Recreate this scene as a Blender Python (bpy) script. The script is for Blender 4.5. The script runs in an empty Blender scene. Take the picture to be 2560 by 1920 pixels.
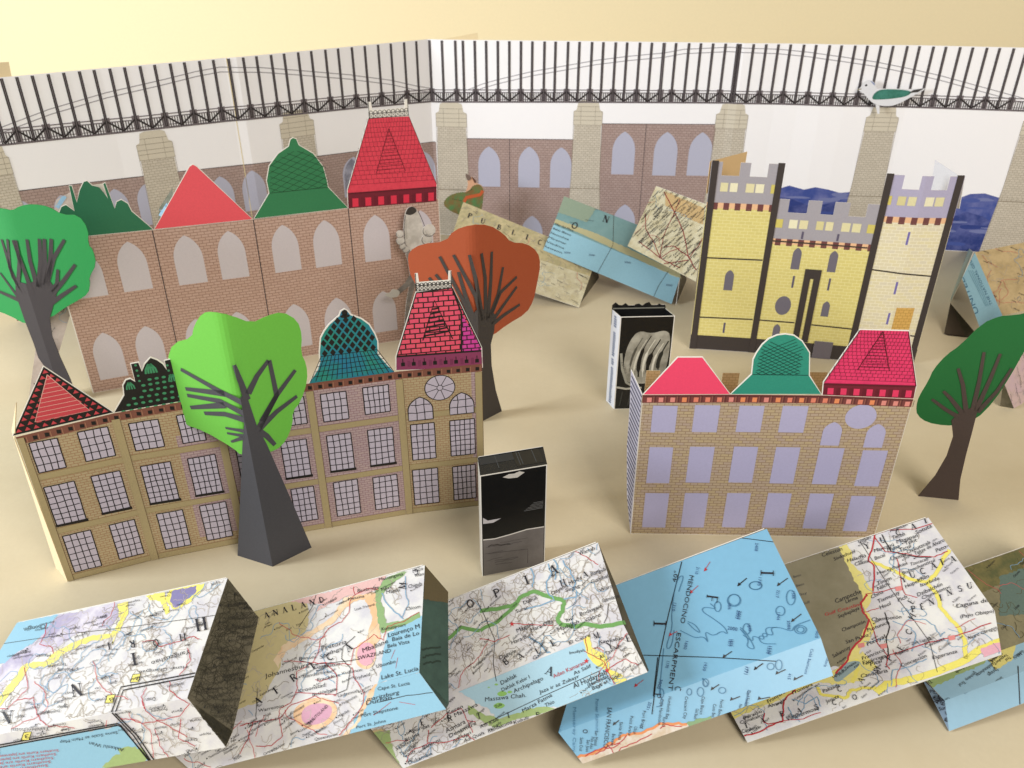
import bpy, bmesh, math, random
from mathutils import Vector, Matrix
random.seed(7)
SC = bpy.context.scene
COL = SC.collection
# ------------------------------------------------------------------ camera
FPX, VPD, CH = 2100.0, 3590.0, 0.34
TH = math.atan2(FPX, VPD)
cs, sn = math.cos(TH), math.sin(TH)
FW = Vector((0, cs, -sn)); UP = Vector((0, sn, cs)); RT = Vector((1, 0, 0)); CAM = Vector((0, 0, CH))
cd = bpy.data.cameras.new('camera'); co = bpy.data.objects.new('camera', cd); COL.objects.link(co)
cd.sensor_width = 36; cd.lens = 36 * FPX / 2560; cd.clip_start = .01; cd.clip_end = 30
co.location = CAM; co.rotation_euler = (math.pi/2 - TH, 0, 0)
cd.dof.use_dof = True; cd.dof.focus_distance = .47; cd.dof.aperture_fstop = 22
SC.camera = co
# ------------------------------------------------------------------ light
W = bpy.data.worlds.new('World'); SC.world = W; W.use_nodes = True
bg = W.node_tree.nodes['Background']; bg.inputs[0].default_value = (1.0, .975, .94, 1); bg.inputs[1].default_value = .27
SC.view_settings.view_transform = 'Standard'; SC.view_settings.look = 'None'
SC.view_settings.exposure = -.10; SC.view_settings.gamma = 1
def area(name, loc, target, sx, sy, power, colr):
    l = bpy.data.lights.new(name, 'AREA'); l.shape = 'RECTANGLE'; l.size = sx; l.size_y = sy; l.energy = power; l.color = colr
    o = bpy.data.objects.new(name, l); COL.objects.link(o); o.location = loc
    o.rotation_euler = (Vector(target) - Vector(loc)).to_track_quat('-Z', 'Y').to_euler()
    return o
area('window_light', (-1.30, .10, .50), (0, .5, .02), .42, .36, 24, (.90, .95, 1.0))
area('fill_light', (.7, -.8, 1.1), (-.2, .85, .1), .8, .8, 23, (1, .935, .86))  # added fill lamp standing in for warm bounce, brightens facades and backdrop
# ------------------------------------------------------------------ materials
def S2L(h):
    h = h.lstrip('#'); r = []
    for i in (0, 2, 4):
        c = int(h[i:i+2], 16) / 255; r.append(c/12.92 if c <= .04045 else ((c+.055)/1.055)**2.4)
    return (*r, 1)
_m = {}
def mat(hexc, rough=.6, grain=.06, scale=900, spec=.35, name=None, hex2=None, sc2=60):
    key = (hexc, rough, grain, scale, hex2, sc2)
    if key in _m: return _m[key]
    m = bpy.data.materials.new(name or 'paper_' + hexc.strip('#')); m.use_nodes = True
    nt = m.node_tree; b = nt.nodes['Principled BSDF']
    b.inputs['Roughness'].default_value = rough; b.inputs['Specular IOR Level'].default_value = spec
    tc = nt.nodes.new('ShaderNodeTexCoord')
    n = nt.nodes.new('ShaderNodeTexNoise'); n.inputs['Scale'].default_value = scale; n.inputs['Detail'].default_value = 3
    nt.links.new(tc.outputs['Object'], n.inputs['Vector'])
    c = S2L(hexc)
    mx = nt.nodes.new('ShaderNodeMix'); mx.data_type = 'RGBA'
    mx.inputs['A'].default_value = (*[x*(1-grain*1.6) for x in c[:3]], 1); mx.inputs['B'].default_value = (*[min(1, x*(1+grain*1.6)) for x in c[:3]], 1)
    nt.links.new(n.outputs['Fac'], mx.inputs['Factor'])
    out = mx.outputs['Result']
    if hex2:
        n2 = nt.nodes.new('ShaderNodeTexNoise'); n2.inputs['Scale'].default_value = sc2; n2.inputs['Detail'].default_value = 6
        n2.inputs['Roughness'].default_value = .65
        nt.links.new(tc.outputs['Object'], n2.inputs['Vector'])
        rp = nt.nodes.new('ShaderNodeMapRange'); rp.inputs[1].default_value = .4; rp.inputs[2].default_value = .62
        nt.links.new(n2.outputs['Fac'], rp.inputs[0])
        m2 = nt.nodes.new('ShaderNodeMix'); m2.data_type = 'RGBA'; m2.inputs['B'].default_value = S2L(hex2)
        nt.links.new(rp.outputs[0], m2.inputs['Factor']); nt.links.new(out, m2.inputs['A']); out = m2.outputs['Result']
    nt.links.new(out, b.inputs['Base Color'])
    bp = nt.nodes.new('ShaderNodeBump'); bp.inputs['Strength'].default_value = .12; bp.inputs['Distance'].default_value = .0004
    n3 = nt.nodes.new('ShaderNodeTexNoise'); n3.inputs['Scale'].default_value = 120
    nt.links.new(tc.outputs['Object'], n3.inputs['Vector']); nt.links.new(n3.outputs['Fac'], bp.inputs['Height']); nt.links.new(bp.outputs[0], b.inputs['Normal'])
    _m[key] = m; return m
def brick(c1, c2, mort, bw=.0034, rh=.0015, ms=.00013, rough=.5, name='printed_brick', wob=.0):
    key = (c1, c2, mort, bw, rh)
    if key in _m: return _m[key]
    m = bpy.data.materials.new(name); m.use_nodes = True
    nt = m.node_tree; b = nt.nodes['Principled BSDF']; b.inputs['Roughness'].default_value = rough
    b.inputs['Specular IOR Level'].default_value = .4
    uv = nt.nodes.new('ShaderNodeUVMap')
    nz = nt.nodes.new('ShaderNodeTexNoise'); nz.inputs['Scale'].default_value = 130; nz.inputs['Detail'].default_value = 3
    nt.links.new(uv.outputs[0], nz.inputs['Vector'])
    va = nt.nodes.new('ShaderNodeVectorMath'); va.operation = 'MULTIPLY_ADD'
    va.inputs[1].default_value = (.0006, .0006, 0); nt.links.new(nz.outputs['Color'], va.inputs[0]); nt.links.new(uv.outputs[0], va.inputs[2])
    t = nt.nodes.new('ShaderNodeTexBrick'); t.inputs['Scale'].default_value = 1
    t.inputs['Brick Width'].default_value = bw; t.inputs['Row Height'].default_value = rh; t.inputs['Mortar Size'].default_value = ms
    t.inputs['Mortar Smooth'].default_value = .3; t.inputs['Bias'].default_value = 0
    t.inputs['Color1'].default_value = S2L(c1); t.inputs['Color2'].default_value = S2L(c2); t.inputs['Mortar'].default_value = S2L(mort)
    nt.links.new(va.outputs[0], t.inputs['Vector'])
    n2 = nt.nodes.new('ShaderNodeTexNoise'); n2.inputs['Scale'].default_value = 1200
    nt.links.new(uv.outputs[0], n2.inputs['Vector'])
    mx = nt.nodes.new('ShaderNodeMix'); mx.data_type = 'RGBA'; mx.blend_type = 'SOFT_LIGHT'; mx.inputs['Factor'].default_value = .15
    nt.links.new(t.outputs['Color'], mx.inputs['A']); nt.links.new(n2.outputs['Fac'], mx.inputs['B'])
    nt.links.new(mx.outputs['Result'], b.inputs['Base Color'])
    _m[key] = m; return m
WHITE = mat('#E9E6DF', .6, .02); CARD = mat('#D9C7A2', .7, .05)
INK = mat('#1B1918', .5, .1); INKS = mat('#3A3634', .5, .1)
LAV = mat('#BDB6C6', .45, .05); LAVP = mat('#C6C0C6', .5, .05); LAVM = mat('#ADAACA', .42, .05)  # lavender print; the mansion tone also carries some lilac gloss sheen
# ------------------------------------------------------------------ pixel -> space
def ray(p): return RT*((p[0]-1280)/FPX) - UP*((p[1]-960)/FPX) + FW
def P(p, z=0.0): d = ray(p); return CAM + d*((z-CH)/d.z)
def PY(p, y): d = ray(p); return CAM + d*(y/d.y)
def zoom(x0, y0, s):
    def f(*pts):
        r = [(x0+a/s, y0+b/s) for a, b in pts]
        return r[0] if len(r) == 1 else r
    return f
k0 = 2212/900
zA, zB, zC, zD = zoom(0, 0, k0), zoom(800, 0, k0), zoom(1660, 0, k0), zoom(0, 450, k0)
zE, zF, zG, zH, zI = zoom(800, 450, k0), zoom(1660, 350, k0), zoom(0, 850, k0), zoom(600, 800, k0), zoom(1500, 750, k0)
zJ, zK, zL, zM = zoom(0, 1370, 2.989), zoom(600, 1370, 2.989), zoom(1200, 1300, 2.676), zoom(1820, 1270, 2.676)
class Strip:                                  # vertical folded sheet standing on a base polyline
    def __init__(s, pts):
        s.p = [Vector((q[0], q[1])) for q in pts]
        s.L = [0]
        for a, b in zip(s.p, s.p[1:]): s.L.append(s.L[-1] + (b-a).length)
        s.cuts = s.L[1:-1]
    def seg(s, i):
        d = (s.p[i+1]-s.p[i]).normalized(); n = Vector((d.y, -d.x)); return s.p[i], d, n
    def pix(s, p):
        r = ray(p); best = None; N = len(s.p)-1
        for i in range(N):
            a, d, n = s.seg(i); den = r.x*n.x + r.y*n.y
            if abs(den) < 1e-6: continue
            k = (a.x*n.x + a.y*n.y)/den
            if k <= 0: continue
            h = Vector((r.x*k, r.y*k)); t = (h-a).dot(d); Ls = s.L[i+1]-s.L[i]
            e = 0
            if t < 0 and i > 0: e = -t
            if t > Ls and i < N-1: e = t-Ls
            if t < 0 and i == 0: e = 1e-9
            if t > Ls and i == N-1: e = 1e-9
            if best is None or e < best[0]: best = (e, s.L[i]+t, CH + r.z*k)
        return (best[1], best[2])
    def W(s, u, v, d=0):
        i = 0
        while i < len(s.p)-2 and u > s.L[i+1]: i += 1
        a, dr, n = s.seg(i); q = a + dr*(u-s.L[i]) + n*d
        return Vector((q.x, q.y, v))
class Plane:
    def __init__(s, a, b, c):
        s.O = Vector(a); s.U = (Vector(b)-s.O).normalized(); n = s.U.cross(Vector(c)-s.O).normalized()
        if n.dot(CAM - s.O) < 0: n = -n
        s.N = n; s.V = n.cross(s.U); s.cuts = []
    def pix(s, p):
        r = ray(p); k = (s.O-CAM).dot(s.N)/r.dot(s.N); h = CAM + r*k - s.O
        return (h.dot(s.U), h.dot(s.V))
    def uv(s, w): h = Vector(w)-s.O; return (h.dot(s.U), h.dot(s.V))
    def W(s, u, v, d=0): return s.O + s.U*u + s.V*v + s.N*d
# ------------------------------------------------------------------ things
def thing(name, label, cat, loc, group=None):
    o = bpy.data.objects.new(name, None); COL.objects.link(o); o.location = loc; o.empty_display_size = .01
    o['label'] = label; o['category'] = cat
    if group: o['group'] = group
    return o
_txt = {}
def text_mesh(s):
    if s not in _txt:
        c = bpy.data.curves.new('t', 'FONT'); c.body = s; c.size = 1; c.resolution_u = 2
        o = bpy.data.objects.new('t', c); COL.objects.link(o)
        me = bpy.data.meshes.new_from_object(o)
        vs = [(v.co.x, v.co.y) for v in me.vertices]; fs = [tuple(f.vertices) for f in me.polygons]
        x0 = min(v[0] for v in vs); x1 = max(v[0] for v in vs)
        _txt[s] = ([(v[0]-x0, v[1]) for v in vs], fs, x1-x0)
        bpy.data.objects.remove(o); bpy.data.curves.remove(c); bpy.data.meshes.remove(me)
    return _txt[s]
LAY = .00007
class Sheet:
    def __init__(s, fr): s.f = fr; s.bm = bmesh.new(); s.m = []
    def mi(s, m):
        if m not in s.m: s.m.append(m)
        return s.m.index(m)
    def face(s, vs, m):
        try: f = s.bm.faces.new(vs)
        except ValueError: return
        f.material_index = s.mi(m); return f
    def poly(s, uv, m, lay=1):
        if len(uv) < 3: return
        a = sum(uv[i-1][0]*uv[i][1]-uv[i][0]*uv[i-1][1] for i in range(len(uv)))
        if a < 0: uv = uv[::-1]
        s.face([s.bm.verts.new((u, v, lay*LAY)) for u, v in uv], m)
    def px(s, pts, m, lay=1): s.poly([s.f.pix(p) for p in pts], m, lay)
    def solid(s, uv, mf, me=None, mb=None, t=.00045, d0=0.0):
        me = me or WHITE; mb = mb or me
        a = sum(uv[i-1][0]*uv[i][1]-uv[i][0]*uv[i-1][1] for i in range(len(uv)))
        if a < 0: uv = uv[::-1]
        A = [s.bm.verts.new((u, v, d0)) for u, v in uv]; B = [s.bm.verts.new((u, v, d0-t)) for u, v in uv]
        s.face(A, mf); s.face(B[::-1], mb)
        n = len(uv)
        for i in range(n): s.face([A[i-1], B[i-1], B[i], A[i]], me)
    def line(s, uv, w, m, lay=2, ws=None):
        n = len(uv)
        if n < 2: return
        L = []; R = []
        for i in range(n):
            a = uv[max(0, i-1)]; b = uv[min(n-1, i+1)]
            dx, dy = b[0]-a[0], b[1]-a[1]; l = math.hypot(dx, dy) or 1e-9
            h = (ws[i] if ws else w)/2
            L.append((uv[i][0]-dy/l*h, uv[i][1]+dx/l*h)); R.append((uv[i][0]+dy/l*h, uv[i][1]-dx/l*h))
        VL = [s.bm.verts.new((*q, lay*LAY)) for q in L]; VR = [s.bm.verts.new((*q, lay*LAY)) for q in R]
        for i in range(n-1): s.face([VR[i], VR[i+1], VL[i+1], VL[i]], m)
    def pline(s, pts, w, m, lay=2): s.line([s.f.pix(p) for p in pts], w, m, lay)
    def rect(s, a, b, m, lay=1): s.poly([(a[0], a[1]), (b[0], a[1]), (b[0], b[1]), (a[0], b[1])], m, lay)
    def circ(s, c, rx, ry, m, lay=1, n=28): s.poly([(c[0]+rx*math.cos(6.2832*i/n), c[1]+ry*math.sin(6.2832*i/n)) for i in range(n)], m, lay)
    def place(s, vs, fs, o, U, V, m, lay):
        VV = [s.bm.verts.new((o[0]+x*U[0]+y*V[0], o[1]+x*U[1]+y*V[1], lay*LAY)) for x, y in vs]
        flip = (U[0]*V[1]-U[1]*V[0]) < 0
        for f in fs:
            q = [VV[i] for i in f]; s.face(q[::-1] if flip else q, m)
    def text(s, t, p0, p1, hpx, m, lay=4, shear=0):          # baseline from pixel p0 to p1, cap height in px
        a = s.f.pix(p0); b = s.f.pix(p1); dx, dy = p1[0]-p0[0], p1[1]-p0[1]; l = math.hypot(dx, dy)
        c = s.f.pix((p0[0]+dy/l*hpx, p0[1]-dx/l*hpx))
        vs, fs, w = text_mesh(t)
        U = ((b[0]-a[0])/w, (b[1]-a[1])/w); V = ((c[0]-a[0])/.7+U[0]*shear, (c[1]-a[1])/.7+U[1]*shear)
        s.place(vs, fs, a, U, V, m, lay)
    def utext(s, t, o, ang, h, m, lay=4, shear=.2, bold=1):
        vs, fs, w = text_mesh(t); k = h/.7; c, n = math.cos(ang)*k, math.sin(ang)*k
        s.place(vs, fs, o, (c*bold, n*bold), (-n+c*shear, c+n*shear), m, lay); return w*k
    def glyph(s, ch, p, hpx, ang, m, lay=4, wf=.8):           # big serif letter, foot at pixel p, ang = reading direction (deg, image, ccw)
        a = math.radians(ang); ux = (math.cos(a), -math.sin(a)); vx = (-math.sin(a), -math.cos(a))
        o = s.f.pix(p); e = s.f.pix((p[0]+ux[0]*hpx, p[1]+ux[1]*hpx)); g = s.f.pix((p[0]+vx[0]*hpx, p[1]+vx[1]*hpx))
        U = ((e[0]-o[0])*wf, (e[1]-o[1])*wf); V = (g[0]-o[0], g[1]-o[1]); hh = math.hypot(*V)
        for st in GL[ch]:
            w = st[0]*hh; pts = [(o[0]+x*U[0]+y*V[0], o[1]+x*U[1]+y*V[1]) for x, y in st[1]]
            s.line(pts, w, m, lay)
    def finish(s, name, parent=None, clip=None, rel=None):
        bm = s.bm
        if clip:
            n = len(clip); cx = sum(c[0] for c in clip)/n; cy = sum(c[1] for c in clip)/n
            for i in range(n):
                a, b = clip[i-1], clip[i]; no = Vector((b[1]-a[1], a[0]-b[0], 0)).normalized()
                if no.dot(Vector((cx-a[0], cy-a[1], 0))) > 0: no = -no
                bmesh.ops.bisect_plane(bm, geom=bm.verts[:]+bm.edges[:]+bm.faces[:], plane_co=(a[0], a[1], 0), plane_no=no, clear_outer=True)
        for c in s.f.cuts:
            bmesh.ops.bisect_plane(bm, geom=bm.verts[:]+bm.edges[:]+bm.faces[:], plane_co=(c, 0, 0), plane_no=(1, 0, 0))
        uvl = bm.loops.layers.uv.new('UVMap')
        for f in bm.faces:
            for l in f.loops: l[uvl].uv = (l.vert.co.x, l.vert.co.y)
        off = parent.location if parent else (rel or Vector((0, 0, 0)))
        if parent and parent.parent: off = parent.parent.location
        for v in bm.verts: v.co = s.f.W(v.co.x, v.co.y, v.co.z) - Vector(off)
        me = bpy.data.meshes.new(name); bm.to_mesh(me); bm.free()
        for m in s.m: me.materials.append(m)
        o = bpy.data.objects.new(name, me); COL.objects.link(o)
        if parent: o.parent = parent
        elif rel: o.location = rel
        return o
def arcp(cx, cy, rx, ry, a0, a1, n=10):
    return [(cx+rx*math.cos(math.radians(a0+(a1-a0)*i/n)), cy+ry*math.sin(math.radians(a0+(a1-a0)*i/n))) for i in range(n+1)]
K, T_ = .17, .06
def sf(x, y, w=.34): return (T_, [(x-w/2, y), (x+w/2, y)])
GL = {
 'N': [(T_, [(.12, 0), (.12, 1)]), (K, [(.12, 1), (.85, 0)]), (T_, [(.85, 0), (.85, 1)]), sf(.12, .02), sf(.1, .98), sf(.85, .98)],
 'I': [(K, [(.5, 0), (.5, 1)]), sf(.5, .02, .5), sf(.5, .98, .5)],
 'H': [(K, [(.15, 0), (.15, 1)]), (K, [(.85, 0), (.85, 1)]), (T_, [(.15, .5), (.85, .5)]), sf(.15, .02), sf(.15, .98), sf(.85, .02), sf(.85, .98)],
 'A': [(T_, [(.08, 0), (.48, 1)]), (K, [(.46, 1), (.86, 0)]), (T_, [(.22, .33), (.7, .33)]), sf(.08, .02), sf(.88, .02)],
 'P': [(K, [(.2, 0), (.2, 1)]), (.12, [(.2, .97)]+arcp(.45, .73, .38, .24, 90, -90)+[(.2, .49)]), sf(.2, .02), ],
 'R': [(K, [(.2, 0), (.2, 1)]), (.12, [(.2, .97)]+arcp(.45, .73, .35, .24, 90, -90)+[(.2, .49)]), (K, [(.5, .48), (.88, 0)]), sf(.2, .02)],
 'B': [(K, [(.2, 0), (.2, 1)]), (.1, [(.2, .97)]+arcp(.42, .75, .3, .22, 90, -90)+[(.2, .53)]), (.12, [(.2, .52)]+arcp(.45, .27, .38, .25, 90, -90)+[(.2, .02)])],
 'O': [(.13, arcp(.5, .5, .42, .46, 0, 360, 20))], 'C': [(.13, arcp(.5, .5, .42, .46, 50, 310, 16))],
 'E': [(K, [(.2, 0), (.2, 1)]), (T_, [(.1, .98), (.8, .98)]), (T_, [(.1, .02), (.85, .02)]), (T_, [(.2, .5), (.65, .5)])],
 'F': [(K, [(.2, 0), (.2, 1)]), (T_, [(.1, .98), (.8, .98)]), (T_, [(.2, .5), (.65, .5)]), sf(.2, .02)],
 'L': [(K, [(.2, 0), (.2, 1)]), (T_, [(.05, .02), (.85, .02)]), sf(.2, .98), (T_, [(.83, 0), (.83, .25)])],
 'T': [(K, [(.5, 0), (.5, 1)]), (T_, [(.05, .97), (.95, .97)]), sf(.5, .02)],
 'U': [(K, [(.15, 1), (.15, .35)]), (.1, arcp(.48, .35, .33, .33, 180, 360)), (T_, [(.81, .35), (.81, 1)]), sf(.15, .98), sf(.81, .98)],
 'Y': [(K, [(.08, 1), (.5, .5)]), (T_, [(.9, 1), (.5, .5)]), (K, [(.5, .5), (.5, 0)]), sf(.5, .02), sf(.1, .98), sf(.9, .98)],
 'M': [(T_, [(.1, 0), (.1, 1)]), (K, [(.1, 1), (.5, .05)]), (T_, [(.5, .05), (.9, 1)]), (K, [(.9, 1), (.9, 0)]), sf(.1, .02), sf(.9, .02)],
 'D': [(K, [(.2, 0), (.2, 1)]), (.12, [(.2, .97)]+arcp(.35, .5, .5, .47, 90, -90)+[(.2, .03)])],
 'S': [(.12, arcp(.5, .74, .3, .23, 20, 270)+arcp(.5, .26, .32, .25, 90, -160))],
 'K': [(K, [(.2, 0), (.2, 1)]), (T_, [(.2, .4), (.8, 1)]), (K, [(.4, .55), (.85, 0)]), sf(.2, .02)],
}
def grow(uv, e):
    a = sum(uv[i-1][0]*uv[i][1]-uv[i][0]*uv[i-1][1] for i in range(len(uv)))
    if a < 0: uv = uv[::-1]
    n = len(uv); out = []
    for i in range(n):
        p, c, q = Vector(uv[i-1]), Vector(uv[i]), Vector(uv[(i+1) % n])
        d1 = (c-p).normalized() if (c-p).length > 0 else Vector((1, 0)); d2 = (q-c).normalized() if (q-c).length > 0 else d1
        n1 = Vector((d1.y, -d1.x)); n2 = Vector((d2.y, -d2.x)); b = (n1+n2)
        b = b.normalized() if b.length > .3 else n1
        out.append((c.x+b.x*e, c.y+b.y*e))
    return out
def inside(p, poly):
    r = False; n = len(poly)
    for i in range(n):
        a, b = poly[i-1], poly[i]
        if (a[1] > p[1]) != (b[1] > p[1]) and p[0] < (b[0]-a[0])*(p[1]-a[1])/(b[1]-a[1])+a[0]: r = not r
    return r
def smooth(pts, it=2):
    for _ in range(it):
        q = []
        for i in range(len(pts)):
            a, b = pts[i], pts[(i+1) % len(pts)]
            q += [(.75*a[0]+.25*b[0], .75*a[1]+.25*b[1]), (.25*a[0]+.75*b[0], .25*a[1]+.75*b[1])]
        pts = q
    return pts
def gothic(bl, br, ap, n=7, k_=.62):                    # uv outline: rectangle with a pointed arch
    w = br[0]-bl[0]; h = ap[1]-bl[1]; cx = (bl[0]+br[0])/2; sp = bl[1]+h-k_*w
    R = [(br[0], bl[1]), (br[0], sp)]
    L = [(bl[0], sp), (bl[0], bl[1])]
    arc = []
    for i in range(1, n):
        t = i/n*1.15; arc.append((math.cos(t), math.sin(t)/math.sin(1.15)))
    c1 = math.cos(1.15)
    r = [(cx + w/2*(c-c1)/(1-c1), sp+k_*w*s_) for c, s_ in arc]
    l = [(2*cx-x, y) for x, y in r[::-1]]
    return R + r + [(cx, ap[1])] + l + L
def curve(pts): 
    q = pts
    for _ in range(2):
        r = [q[0]]
        for a, b in zip(q, q[1:]): r += [(.75*a[0]+.25*b[0], .75*a[1]+.25*b[1]), (.25*a[0]+.75*b[0], .25*a[1]+.75*b[1])]
        q = r+[q[-1]]
    return q
def base_strip(*pix): return Strip([P(p)[:2] for p in pix])
# ------------------------------------------------------------------ setting
def structure(name, verts, faces, m):
    me = bpy.data.meshes.new(name); me.from_pydata(verts, [], faces); me.materials.append(m)
    o = bpy.data.objects.new(name, me); COL.objects.link(o); o['kind'] = 'structure'; return o
TABLE = mat('#D5C8AA', .55, .03, 400, .3, 'table_card', '#CFC1A2', 9)
WALLM = mat('#EFE1BC', .8, .02, 300, .2, 'cream_wall')
structure('tabletop', [(-3, -.6, 0), (3, -.6, 0), (3, 1.28, 0), (-3, 1.28, 0), (-3, -.6, -.03), (3, -.6, -.03), (3, 1.28, -.03), (-3, 1.28, -.03)],
          [(0, 1, 2, 3), (4, 7, 6, 5), (0, 4, 5, 1), (1, 5, 6, 2), (2, 6, 7, 3), (3, 7, 4, 0)], TABLE)
structure('wall', [(-4, 1.28, -.5), (4, 1.28, -.5), (4, 1.28, 2), (-4, 1.28, 2), (-4, 1.36, -.5), (4, 1.36, -.5), (4, 1.36, 2), (-4, 1.36, 2)],
          [(0, 1, 2, 3), (4, 7, 6, 5), (0, 4, 5, 1), (1, 5, 6, 2), (2, 6, 7, 3), (3, 7, 4, 0)], WALLM)
#@@BACKDROP
TZ = .21
tops = [(-70, 200), (250, 171), (560, 145), (590, 143), (1070, 98), (1110, 99), (1460, 102.5), (1840, 107), (1862, 108), (1960, 108.5), (2020, 109.4), (2080, 110.8), (2140, 111.6), (2200, 112), (2300, 113.2), (2640, 121)]
BD = Strip([P(p, TZ)[:2] for p in tops])
bd = thing('folded_backdrop', 'long folded white paper backdrop printed with an iron bridge on stone piers', 'backdrop', (0, .85, 0))
s = Sheet(BD); u1 = BD.L[-1]
s.solid([(0, 0), (u1, 0), (u1, TZ), (0, TZ)], mat('#F0EFF2', .42, .01), WHITE)
s.line([(BD.L[2]+.002, 0), (BD.L[2]+.002, TZ)], .0007, mat('#D8C79A')); 
s.finish('paper_sheet', bd)
PB = brick('#A9948E', '#A18B85', '#7C6963', .0046, .0026, .00024); PBL = mat('#3B3438')
def bottom_poly(pts): return [BD.pix(p) for p in pts]
for nm, tp in (('l', [(-60, 490), (8, 482), (354, 441), (447, 429), (895, 378), (1090, 355)]), ('m', [(1164, 346), (1436, 349)]), ('r', [(1505, 309), (1796, 311)])):
    s = Sheet(BD); t = bottom_poly(tp)
    s.poly([(t[0][0], .001)] + t + [(t[-1][0], .001)], PB, 1); s.line(t, .0006, PBL, 2)
    if nm == 'm': u = BD.pix(zB((1165, 860)))[0]; s.line([(u, .001), (u, t[0][1])], .0005, PBL)
    if nm == 'r': u = BD.pix(zB((2003, 800)))[0]; s.line([(u, .001), (u, t[0][1])], .0005, PBL)
    s.finish('brick_arcade', bd)
archs = [zB((975, 1145), (1108, 1150), (1045, 900)), zB((1218, 1150), (1348, 1153), (1280, 900)), zB((1412, 1152), (1540, 1155), (1472, 905)),
 zB((1788, 1070), (1925, 1073), (1862, 808)), zB((2040, 1077), (2182, 1080), (2125, 810)), zC((137, 1078), (280, 1082), (220, 812)),
 zB((1235, 1560), (1365, 1560), (1290, 1325)), zB((1790, 1500), (1925, 1500), (1850, 1255)), zB((975, 1560), (1110, 1560), (1045, 1320)),
 zB((2045, 1500), (2180, 1500), (2120, 1258)),
 zA((130, 1480), (260, 1465), (155, 1225)), zA((375, 1440), (500, 1425), (390, 1195)), zA((690, 1420), (830, 1405), (700, 1160)), zA((880, 1390), (1010, 1380), (900, 1130)),
 zA((1320, 1330), (1460, 1315), (1370, 1080)), zA((1510, 1300), (1655, 1285), (1560, 1045)), zA((1870, 1250), (2000, 1240), (1930, 1010)), zA((2120, 1215), (2230, 1205), (2170, 970)),
 zB((160, 1190), (290, 1175), (190, 965)), zB((590, 1160), (715, 1150), (650, 930))]
BW = mat('#B0B1C4', .45, .04)
for a, b, c in archs:
    s = Sheet(BD); s.poly(gothic(BD.pix(a), BD.pix(b), BD.pix(c), k_=.85), BW, 2); s.finish('window', bd)
# hills and stone piers
HILL = mat('#3A4C92', .45, .05, 600, .3, 'printed_hills', '#6A70A6', 42)
HILL2 = mat('#28397A', .45, .05, 600, .3, 'printed_hills_dark', '#5A629C', 48)
s = Sheet(BD)
h1 = zC((400, 1230), (560, 1190), (705, 1160), (770, 1140), (860, 1165), (930, 1150), (1010, 1165), (1080, 1185), (1140, 1180), (1300, 1200), (1500, 1170), (1700, 1190), (1820, 1215), (1880, 1192), (1970, 1188), (2060, 1215))
t = [BD.pix(p) for p in h1]; s.poly([(t[0][0], .0005)]+t+[(t[-1][0], .0005)], HILL, 1)
h2 = zC((560, 1290), (705, 1210), (800, 1225), (900, 1270), (1060, 1240), (1200, 1300), (1500, 1290), (1750, 1340), (1860, 1300), (1960, 1330), (2060, 1400))
t = [BD.pix(p) for p in h2]; s.poly([(t[0][0], .0005)]+t+[(t[-1][0], .0005)], HILL2, 2)
rh = random.Random(3)
for i in range(46):
    u = rh.uniform(BD.pix((1890, 480))[0], BD.pix((2500, 480))[0]); v = rh.uniform(.004, .06); a, b = rh.uniform(.006, .016), rh.uniform(.0012, .0032)
    pts = [(u+a*math.cos(t*.5236)*(1+rh.uniform(-.2, .2)), v+b*math.sin(t*.5236)*(1+rh.uniform(-.3, .3))) for t in range(12)]
    s.poly(smooth(pts, 1), mat(rh.choice(('#5E69A2', '#46569A', '#7078A8', '#2A3C80', '#3C4E96')), .45, .05, 600), 2.02+i*.018)
s.finish('hills', bd)
STONE = brick('#C6BEB0', '#BDB5A7', '#988D7B', .0046, .0024, .00022); STL = mat('#C9C1B0'); STD = mat('#8C8272')
for a, b in (((-40, 388), (18, 382)), ((338, 352), (428, 343)), ((697, 300), (782, 290)), ((1089, 271), (1166, 277)), ((1435, 268), (1507, 270)), ((1792, 277), (1872, 277)), ((2168, 283), (2249, 285)), ((2562, 292), (2650, 296))):
    ua, va = BD.pix(a); ub, vb = BD.pix(b); v = (va+vb)/2; w = ub-ua
    s = Sheet(BD)
    s.poly([(ua+w*.03, v-.018), (ub-w*.03, v-.018), (ub+w*.01, v-.07), (ub+w*.16, .0005), (ua-w*.16, .0005), (ua-w*.01, v-.07)], STONE, 3)
    s.poly([(ua, v-.018), (ub, v-.018), (ub, v-.004), (ub-w*.1, v-.002), (ub-w*.15, v+.006), (ub-w*.28, v+.0075), (ua+w*.28, v+.0075), (ua+w*.15, v+.006), (ua+w*.1, v-.002), (ua, v-.004)], STL, 3)
    for vv in (v-.018, v-.013, v-.009, v-.004, v+.001): s.line([(ua+(w*.12 if vv > v else 0), vv), (ub-(w*.12 if vv > v else 0), vv)], .0004, STD, 4)
    for k in (.25, .75): s.line([(ua+w*k, v-.018), (ua+w*k, v+.001)], .0003, STD, 4)
    s.line([(ua, v-.004), (ua, v-.018), (ua-w*.01, v-.07), (ua-w*.1, v-.13)], .0003, STD, 4); s.line([(ub, v-.004), (ub, v-.018), (ub+w*.01, v-.07), (ub+w*.1, v-.13)], .0003, STD, 4)
    s.line([(ua-w*.05, v-.087), (ub+w*.05, v-.087)], .0009, STD, 4)
    for k in range(7): s.line([(ua+w*(.05+.15*k), v-.087), (ua+w*(.05+.15*k), v-.082)], .0003, STD, 4)
    s.finish('stone_pier', bd)
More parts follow.
